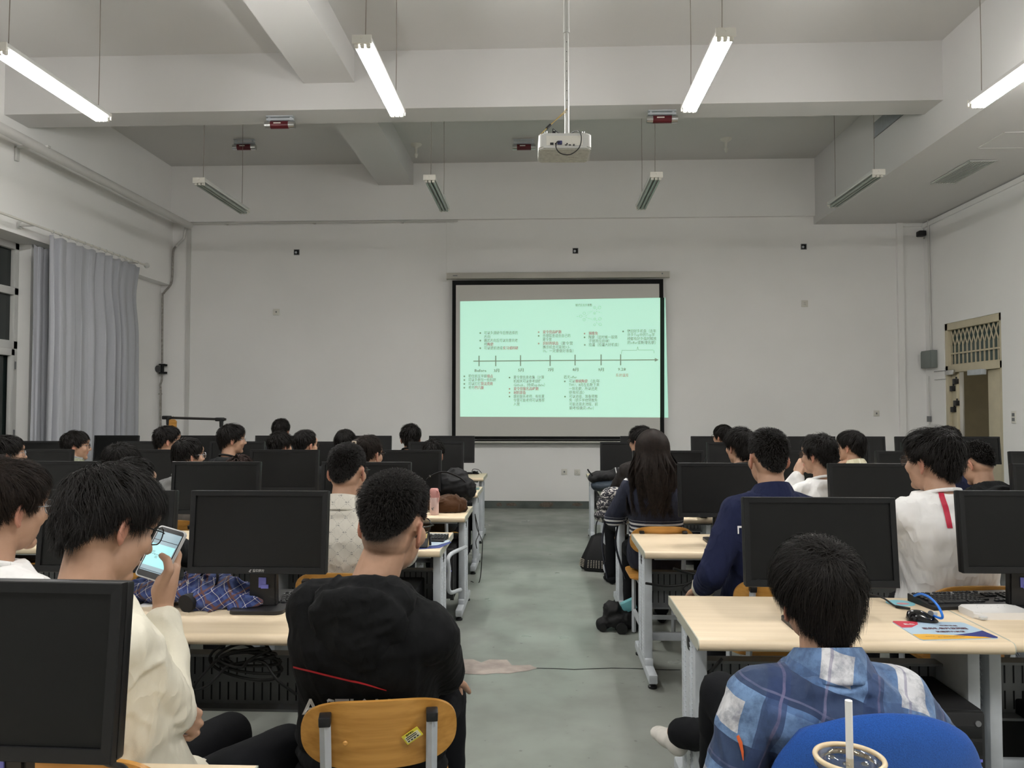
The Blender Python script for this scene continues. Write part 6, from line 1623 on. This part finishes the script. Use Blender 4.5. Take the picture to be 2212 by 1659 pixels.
# ================================================================== FOREGROUND
# the boy in cream holding a phone
def b_hands(b, O):
    def A(x, y, Y): return at(x, y, Y) - O
    W = A(352, 1305, 1.95)
    chain(b, [W, A(362, 1262, 1.958), A(372, 1232, 1.968)], [.026, .026, .020]); chain(b, [W, A(346, 1275, 1.938), A(350, 1255, 1.93)], [.024, .023, .017]); chain(b, [W, A(366, 1258, 1.965), A(380, 1224, 1.985)], [.024, .022, .013])
    chain(b, [A(379, 1228, 1.978), A(386, 1200, 2.0), A(378, 1180, 2.03), A(352, 1176, 2.045)], [.0105, .0095, .0088, .0078])
    chain(b, [A(374, 1238, 1.985), A(372, 1218, 2.03), A(335, 1205, 2.025), A(303, 1197, 1.985)], [.0105, .0095, .009, .0075])
    chain(b, [A(368, 1250, 1.98), A(362, 1232, 2.02), A(325, 1223, 2.01), A(298, 1216, 1.975)], [.0105, .0092, .0088, .0073])
    chain(b, [A(362, 1260, 1.97), A(352, 1248, 2.0), A(322, 1240, 1.995), A(305, 1238, 1.97)], [.0095, .0085, .0078, .0066])
    chain(b, [A(348, 1262, 1.928), A(366, 1232, 1.922), A(361, 1209, 1.930), A(349, 1200, 1.938)], [.0155, .0125, .0108, .0085])
    # the other hand, loosely closed in the lap
    W2 = A(374, 1512, 1.90)
    for kn, tips in (((414, 1520, 1.915), ((404, 1541, 1.905), (386, 1545, 1.90), (372, 1549, 1.90))), ((430, 1541, 1.92), ((415, 1559, 1.91), (393, 1562, 1.90), (377, 1564, 1.90))), ((432, 1563, 1.92), ((416, 1578, 1.915), (396, 1578, 1.905), (381, 1577, 1.905))), ((424, 1583, 1.92), ((410, 1595, 1.92), (396, 1593, 1.915), (385, 1590, 1.915)))):
        chain(b, [W2, A(*kn)], [.016, .0105]); chain(b, [A(*kn)] + [A(*t_) for t_ in tips], [.0098, .0088, .0080, .0070])
    chain(b, [W2 + Vector((.0, -.008, .0)), A(398, 1535, 1.905), A(385, 1545, 1.905), A(372, 1552, 1.91)], [.016, .0125, .011, .0088])
B = person('person in cream sweatshirt and glasses looking down at a held phone', 240, 1002, 1.78, yaw=31, pitch=22, roll=-6, s=1.03, hair='fluffy', lod=0, seed=21, hx=-1.02, hipdy=.14, byaw=22, top='cream_cloth', kind='sweater', off=.014, amp=.012, spec='frame_dark',
           rhand=at(352, 1318, 1.945), rpole=Vector((.27, -.10, -1)), lhand=at(376, 1512, 1.90), lpole=Vector((-.7, .1, -.8)), extra_skin=dict(f=b_hands, own=(0, 1)), hemz=.50, sleeve=.95, chairl=CH + 'the person in cream sweatshirt', fold_scale=12,
           hair_over=dict(top=.034, side=.022, nape=.007, mess=.007, wx=-.02, len=(.085, .055, .022)), wide=.90)
# his phone
q = [at(352, 1137, 1.995), at(405, 1155, 1.98), at(345, 1254, 1.928), at(290, 1240, 1.943)]
pc_ = (q[0] + q[1] + q[2] + q[3]) / 4; ex = (q[1] - q[0] + q[2] - q[3]).normalized(); eyv = (q[0] - q[3] + q[1] - q[2]); hgt = eyv.length / 2; eyv.normalize(); ez = ex.cross(eyv).normalized(); eyv = ez.cross(ex); wdt = ((q[1] - q[0]).length + (q[2] - q[3]).length) / 2
ph = thing('smartphone', 'smartphone in a clear case held by the person in cream sweatshirt', 'phone', pc_); ph.matrix_world = Matrix.Translation(pc_) @ Matrix((ex, eyv, ez)).transposed().to_4x4()
def plate(par, nm, w_, h_, r_, z0, z1, m, cx=0, cy=0):
    b = BM(); prism(b, rrect(w_, h_, r_), z0, z1, Matrix.Translation((cx, cy, 0))); return obj(nm, b, m, par)
plate(ph, 'clear_case', wdt + .006, hgt + .006, .010, -.0062, .0030, mat('case_edge', (.50, .50, .50), .2, .6))
plate(ph, 'phone_body', wdt, hgt, .009, -.004, .0036, M['black'])
plate(ph, 'display', wdt * .93, hgt * .80, .001, .0036, .0039, mat('display_grey', (.02, .02, .02), .3, .5, emit=(.36, .50, .56), strength=.85), 0, .002)
disp = plate(ph, 'picture', wdt * .90, hgt * .44, .0008, .0039, .0041, mat('display_mint', (.02, .02, .02), .3, .5, emit=(.46, .95, .95), strength=.95), -.001, -.008)
plate(ph, 'dark_band', wdt * .93, hgt * .012, .0004, .0041, .0043, M['black'], 0, hgt * .235); plate(ph, 'lower_band', wdt * .93, hgt * .010, .0004, .0041, .0043, M['black'], 0, -hgt * .365)
b = BM(); prism(b, rrect(wdt * .8, .0008, .0002), .0042, .0044, Matrix.Translation((-.002, -.006, 0)))
for k in range(5): prism(b, rrect(.0008, .004, .0002), .0042, .0044, Matrix.Translation((-.026 + k * .012, -.006, 0)))
for k in range(12): prism(b, rrect(.008, .0007, .0002), .0042, .0044, Matrix.Translation((-.02 + .013 * (k % 4), .002 - .0022 * (k // 4) - (.012 if k % 2 else 0), 0)))
obj('picture_marks', b, mat('display_ink', (.10, .18, .20), .5), disp)

# profile boy at the edge
A_ = person('person in white tee and clear glasses, cut by the photo edge', 18, 986, 2.20, yaw=24, pitch=4, roll=0, s=1.06, hair='short', hair_m='hair_br', lod=0, seed=5, byaw=15, top='white_cloth', kind='tee', spec='frame_clear', hx=-1.60, chairl=CH + 'the person in white tee cut by the edge', hair_over=dict(top=.034, side=.024, nape=.010, len=(.08, .055, .03)))
# black hoodie
Cc = person('person in black hooded sweatshirt with red piping seated beside the aisle', 852, 1018, 2.10, yaw=17, pitch=6, roll=5, s=1.06, hair='fade', lod=0, seed=33, byaw=8, hx=-.50, hipdy=.18, nx=-.036, shr=(.02, -.03), top='black_cloth', kind='hoodie', off=.026, amp=.010, spec='frame_dark', wide=1.04, hemz=.50, lhand=Vector((-.68, 2.55, .66)), rhand=Vector((-.32, 2.55, .64)), lpole=Vector((-.45, -.7, -.6)), rpole=Vector((.5, -.7, -.6)), chairl=CH + 'the person in black hooded sweatshirt', chair_rz=12, chair_dy=-.055, chair_dx=.035, fold_scale=8)
strip(Cc, [(612, 1432), (660, 1443), (730, 1460), (790, 1474), (835, 1488)], [(612, 1436), (660, 1447), (730, 1464), (790, 1478), (835, 1490)], 'red_piping', redpipe, 8, .004)
tb3 = BM(); Cc['bvh'] = Cc.get('bvh') or bvh_of(Cc['top'])
tmp = BM(); text_into(tmp, 'ACTION', 1.0, Matrix(), 0, .02)
xs = [v.co.x for v in tmp.verts]; x0_, x1_ = min(xs), max(xs)
for v in tmp.verts:
    px = 655 + (v.co.x - x0_) / (x1_ - x0_) * 190; py = 1541 - v.co.y * 48 - 10 * (1 - (px - 655) / 190) * 0
    h_ = on_cloth(Cc, px, py, .004); v.co = h_ if h_ is not None else Vector((0, 0, .6))
merge(tb3, tmp); obj('back_lettering', tb3, M['whitetext'], Cc['top'], 0)

# blue plaid shirt
D_ = person('person in washed blue plaid shirt sitting on the blue chair', 1762, 1152, 1.86, yaw=-6, pitch=-4, roll=-6, s=1.02, hair='mop', lod=0, seed=44, byaw=-4, hx=.735, hipdy=.10, top='blue_plaid', kind='shirt', off=.024, amp=.010, wide=1.08, shr=(.01, .01), lhand=Vector((.50, 2.02, .52)), rhand=Vector((.98, 2.12, .60)), lpole=Vector((-.55, -.7, -.4)), rpole=Vector((.45, -.7, -.5)), shoes='shoe', seat=.44,
            knees=[at(1558, 1500, 2.30), Vector((.86, 2.36, .53))], feet=[Vector((.555, 2.50, .24)), at(1462, 1582, 2.93)], hair_over=dict(top=.034, side=.026, nape=.012, len=(.09, .07, .034), mess=.004, wx=.0, grav=.5, swirl=.18), fold_scale=9)
strip(D_, [(1592, 1590), (1597, 1605), (1601, 1622), (1604, 1640)], [(1597, 1587), (1604, 1603), (1607, 1622), (1606, 1642)], 'orange_patch', mat('orange_patch', (.55, .10, .02), .7), 4, .004)

# ================================================================== FOURTH ROW
H_ = person('person in cream lattice print shirt between monitors, fourth row', 752, 957, 3.66, yaw=10, pitch=4, s=1.05, hair='crop', lod=1, seed=9, top='lattice', kind='shirt', off=.022, amp=.005, spec='frame_dark', wide=1.06, rhand=Vector((-.78, 3.95, 1.02)), rpole=Vector((.5, .3, -1)), chairl=CH + 'the person in the lattice print shirt')
E_ = person('person in navy track jacket with one arm hanging, door side', 1657, 925, 3.62, yaw=-7, pitch=2, s=1.06, hair='crop', lod=1, seed=12, top='navy_cloth', kind='jacket', off=.026, amp=.008, wide=1.06, byaw=-4, lhand=at(1519, 1268, 3.74), lpole=Vector((-.25, -1, 0)), cuffs={0: ivory}, hx=1.05, chairl=CH + 'the person in the navy jacket', hair_over=dict(top=.020, cut=.97))
E_['bvh'] = bvh_of(E_['top'])
b = BM()
strip(E_, [(1593, 1137), (1593, 1153)], [(1597, 1137), (1597, 1153)], 'letter_stem', M['whitetext'], 4, .004); strip(E_, [(1593, 1136), (1606, 1136)], [(1593, 1140), (1606, 1140)], 'letter_bar', M['whitetext'], 4, .004)
b.free()
strip(E_, [(1534, 1092), (1538, 1083), (1545, 1076), (1552, 1072)], [(1537, 1094), (1541, 1085), (1547, 1078), (1553, 1074)], 'shoulder_piping', ivory, 4, .004)
F_ = person('person in white tee with red tape stripe down the back', 2010, 921, 3.52, yaw=-29, pitch=0, s=1.10, hair='fluffy', lod=1, seed=14, top='white_cloth', kind='tee', off=.026, amp=.010, spec='frame_dark', byaw=-14, hx=1.84, shdrop=-.025, wide=1.10, hemz=.52, chairl=CH + 'the person in white tee with red tape', hair_over=dict(top=.036, side=.030, mess=.006, len=(.08, .05, .022)), fold_scale=8)
F_['bvh'] = bvh_of(F_['top'])
strip(F_, [(2023, 1052), (2029, 1075), (2036, 1098), (2041, 1120), (2046, 1141)], [(2034, 1050), (2040, 1072), (2048, 1096), (2053, 1119), (2057, 1141)], 'red_tape', redtape, 6, .004)
person('person sunk low behind the cream sweatshirt, only the hair showing', 262, 955, 4.95, yaw=5, pitch=4, hair='bowl', lod=1, seed=16, top='dark_cloth', hair_over=dict(side=.05, top=.045), chairl=CH + 'the person sunk low, third row')
person('person in glasses leaning just behind the head of the phone holder', 290, 986, 3.70, yaw=28, pitch=6, hair='short', lod=1, seed=17, top='dark_cloth', spec='frame_dark', chairl=CH + 'the person just behind the phone holder', hx=-1.98)

# ================================================================== FURTHER ROWS, curtain side
def far(label, px, pt, Y, yaw, seed, **k):
    k.setdefault('hair', 'short'); k.setdefault('top', 'dark_cloth'); k.setdefault('chairl', CH + k.pop('who')); return person(label, px, pt, Y, yaw=yaw, lod=k.pop('lod', 2), seed=seed, **k)
far('person in pale glasses at the photo edge, third row', 18, 938, 5.20, 45, 51, hair='bowl', spec='frame_clear', who='the person in pale glasses at the edge')
far('person in olive hooded top seen in profile before the curtain', 166, 929, 6.45, 62, 52, hair='mop', spec='frame_dark', top='olive_cloth', kind='hoodie', shdrop=-.055, collar_m=M['grey_cloth'], byaw=35, who='the person in the olive hooded top')
far('person in dark glasses seated before the garment rack', 364, 918, 6.60, 55, 53, hair='mop', spec='frame_dark', who='the person before the garment rack')
far('person in grey top and pale glasses below the garment rack', 408, 944, 5.25, 38, 54, hair='bowl', spec='frame_clear', top='grey_cloth', who='the person in grey top and pale glasses', hair_over=dict(top=.018, side=.014))
far('person in pale glasses in profile beside the garment rack end post', 503, 914, 6.45, 60, 55, hair='fluffy', spec='frame_clear', who='the person beside the garment rack end post', hair_over=dict(side=.022, top=.034))
far('person with reddish hair barely showing above a monitor', 519, 981, 5.05, 5, 56, hair='bowl', hair_m='hair_red', who='the person with reddish hair')
far('person sitting highest on the curtain side, first row facing the screen', 608, 903, 8.20, 0, 57, hair='mop', who='the person sitting highest')
far('person in dark top directly in front of the highest sitter', 607, 930, 6.70, 30, 58, hx=-2.25, hair='fluffy', who='the person in front of the highest sitter', hair_over=dict(side=.022, top=.03))
far('person in thin glasses beside the one in front of the highest sitter', 661, 927, 6.28, 32, 59, hx=-1.92, hair='short', spec='frame_dark', who='the person in thin glasses, second row', hair_over=dict(side=.008, top=.026))
far('person seated just behind the wearer of the pale hair clip', 747, 926, 6.75, 8, 60, hx=-1.55, hair='bowl', who='the person behind the hair clip wearer')
G2 = far('person wearing a pale hair clip, third row curtain side', 797, 938, 5.05, 25, 61, hair='short', spec='frame_dark', hair_m='hair_br', who='the wearer of the hair clip', lod=1)
b = BM(); ell(b, (-.035, -.125, .035), (.035, .03, .05)); ell(b, (-.02, -.11, .085), (.03, .03, .03)); me = remesh(b, .006, 2, 'bun'); fold(me, .006, 30, 3); setco(me, xf(G2['Mh'], getco(me))); link('hair_bun', me, M['hair_br'], G2['root'], 180)
b = BM()
for (x, z, w_, h_) in ((-.016, .06, .006, .085), (.008, .06, .006, .085), (-.004, .10, .028, .006), (-.004, .02, .028, .006)): box(b, (x, -.148, z), (w_, .012, h_), bev=.002)
bmesh.ops.transform(b, matrix=G2['Mh'], verts=b.verts); obj('hair_clip', b, mat('clip_beige', (.42, .36, .28), .3), G2['root'])
far('person in black top facing the screen, beside its lower corner', 887, 914, 7.75, -8, 62, s=1.12, shdrop=-.05, hair='mop', top='black_cloth', who='the person in black beside the screen corner')
far('person bent low behind a monitor near the black backpack', 937, 947, 6.50, 10, 63, hair='mop', who='the person bent low near the backpack', spec='frame_dark')

# ================================================================== FURTHER ROWS, door side
far('person in brownish black top and glasses beyond the striped knit wearer', 1384, 918, 6.35, -38, 71, hair='fluffy', spec='frame_dark', top='brownblack', who='the person in brownish black top', hair_over=dict(side=.016, top=.03))
G_ = person('person with long hair in navy knit with white stripes', 1408, 932, 5.10, yaw=-6, pitch=0, s=1.0, hair='short', hair_m='hair_br', lod=1, seed=72, top='knit', kind='sweater', off=.024, amp=.006, wide=1.0, lhand=Vector((.52, 5.45, .80)), chairl=CH + 'the person in striped navy knit', hx=.76, hair_over=dict(side=.02))
# her long hair: locks that follow the head, then fall over the back
rs = np.random.RandomState(5); N_ = 5200; K_ = 16; phi0 = rs.uniform(R(8), R(352), N_); u0 = rs.uniform(.02, .55, N_); phi1 = np.clip(phi0, R(80) + rs.uniform(0, .35, N_), R(280) - rs.uniform(0, .35, N_)); phi = phi1
L0 = rs.uniform(.24, .42, N_); Pth = []; T0 = rs.uniform(.3, 1, N_)
ph_ = rs.uniform(0, 6.28, N_)
clump_ = np.round(phi * 9) / 9
for k in range(K_):
    s_ = k / (K_ - 1); u_ = u0 + (1.15 - u0) * min(1, s_ / .38); p = scalp(phi0 + (phi1 - phi0) * min(1, s_ / .26), u_); n_ = scalp_n(p); p = p + n_ * (.022 + .016 * T0[:, None])
    if s_ > .38:
        d_ = (s_ - .38) / .62; p[:, 2] -= L0 * d_; rad = 1 + .50 * min(1, d_ * 2.2) * np.abs(np.sin(phi)); p[:, 0] = p[:, 0] * rad + .026 * np.sin(clump_ * 14 + d_ * 9) * d_; p[:, 1] = p[:, 1] - .050 * np.clip(d_ * 2.5, 0, 1) + .012 * np.cos(clump_ * 17 + d_ * 6) * d_
        p[:, 1] = np.minimum(p[:, 1], .01); p[:, 0] += .008 * np.sin(ph_ + d_ * 8) * d_
    Pth.append(p)
Pth = np.stack(Pth, 1); tg = np.gradient(Pth, axis=1); out = np.stack([np.sin(phi), np.cos(phi), phi * 0], -1)[:, None, :]; sd = np.cross(np.broadcast_to(out, tg.shape), tg); sd /= np.maximum(np.linalg.norm(sd, axis=2, keepdims=True), 1e-9)
wk = (.0022 * (1 - .8 * np.linspace(0, 1, K_) ** 3))[None, :, None]
Q = np.stack([Pth - sd * wk, Pth + sd * wk], 2).reshape(-1, 3); i0 = np.arange(N_)[:, None] * (2 * K_) + np.arange(K_ - 1)[None, :] * 2
me = mesh_np('long_hair', xf(G_['Mh'], Q), np.stack([i0, i0 + 1, i0 + 3, i0 + 2], -1).reshape(-1, 4)); link('long_hair', me, M['hair_br'], G_['root'], 180)
far('person in glasses facing sideways, first row facing the screen, door side', 1561, 916, 7.85, -35, 73, hair='bowl', spec='frame_dark', who='the person in glasses, first row door side', hair_over=dict(top=.018, side=.016))
far('person in black hooded top just beyond the navy track jacket', 1597, 921, 5.30, -22, 74, hair='fluffy', top='black_cloth', kind='hoodie', who='the person in black beyond the navy jacket', lod=1, hair_over=dict(side=.024, top=.03))
W_ = at(1727, 1005, 5.0)
far('person in plain white tee with hand raised to chin', 1766, 936, 4.95, -38, 75, hair='curly', spec='frame_dark', top='white_cloth', who='the person in plain white tee', lod=1, lhand=W_ + Vector((0, .02, -.07)), lpole=Vector((-.5, .2, -1)), wide=1.05)
far('person in beige plaid shirt and glasses, hand at mouth', 1836, 928, 6.30, -42, 76, hair='mop', spec='frame_dark', top='beige_plaid', kind='shirt', who='the person in beige plaid', lod=1, lhand=at(1803, 990, 6.25) + Vector((0, .02, -.08)), lpole=Vector((-.5, .2, -1)))
far('person in navy almost hidden behind the red tape white tee', 2045, 918, 6.45, 0, 77, hair='mop', top='navy_cloth', who='the person almost hidden in navy')
far('person in black hooded top with bowed head below the door', 2106, 953, 4.85, -32, 78, hair='crop', pitch=22, top='black_cloth', kind='hoodie', spec='frame_dark', who='the person with bowed head', lod=1, hair_over=dict(top=.028, side=.016))
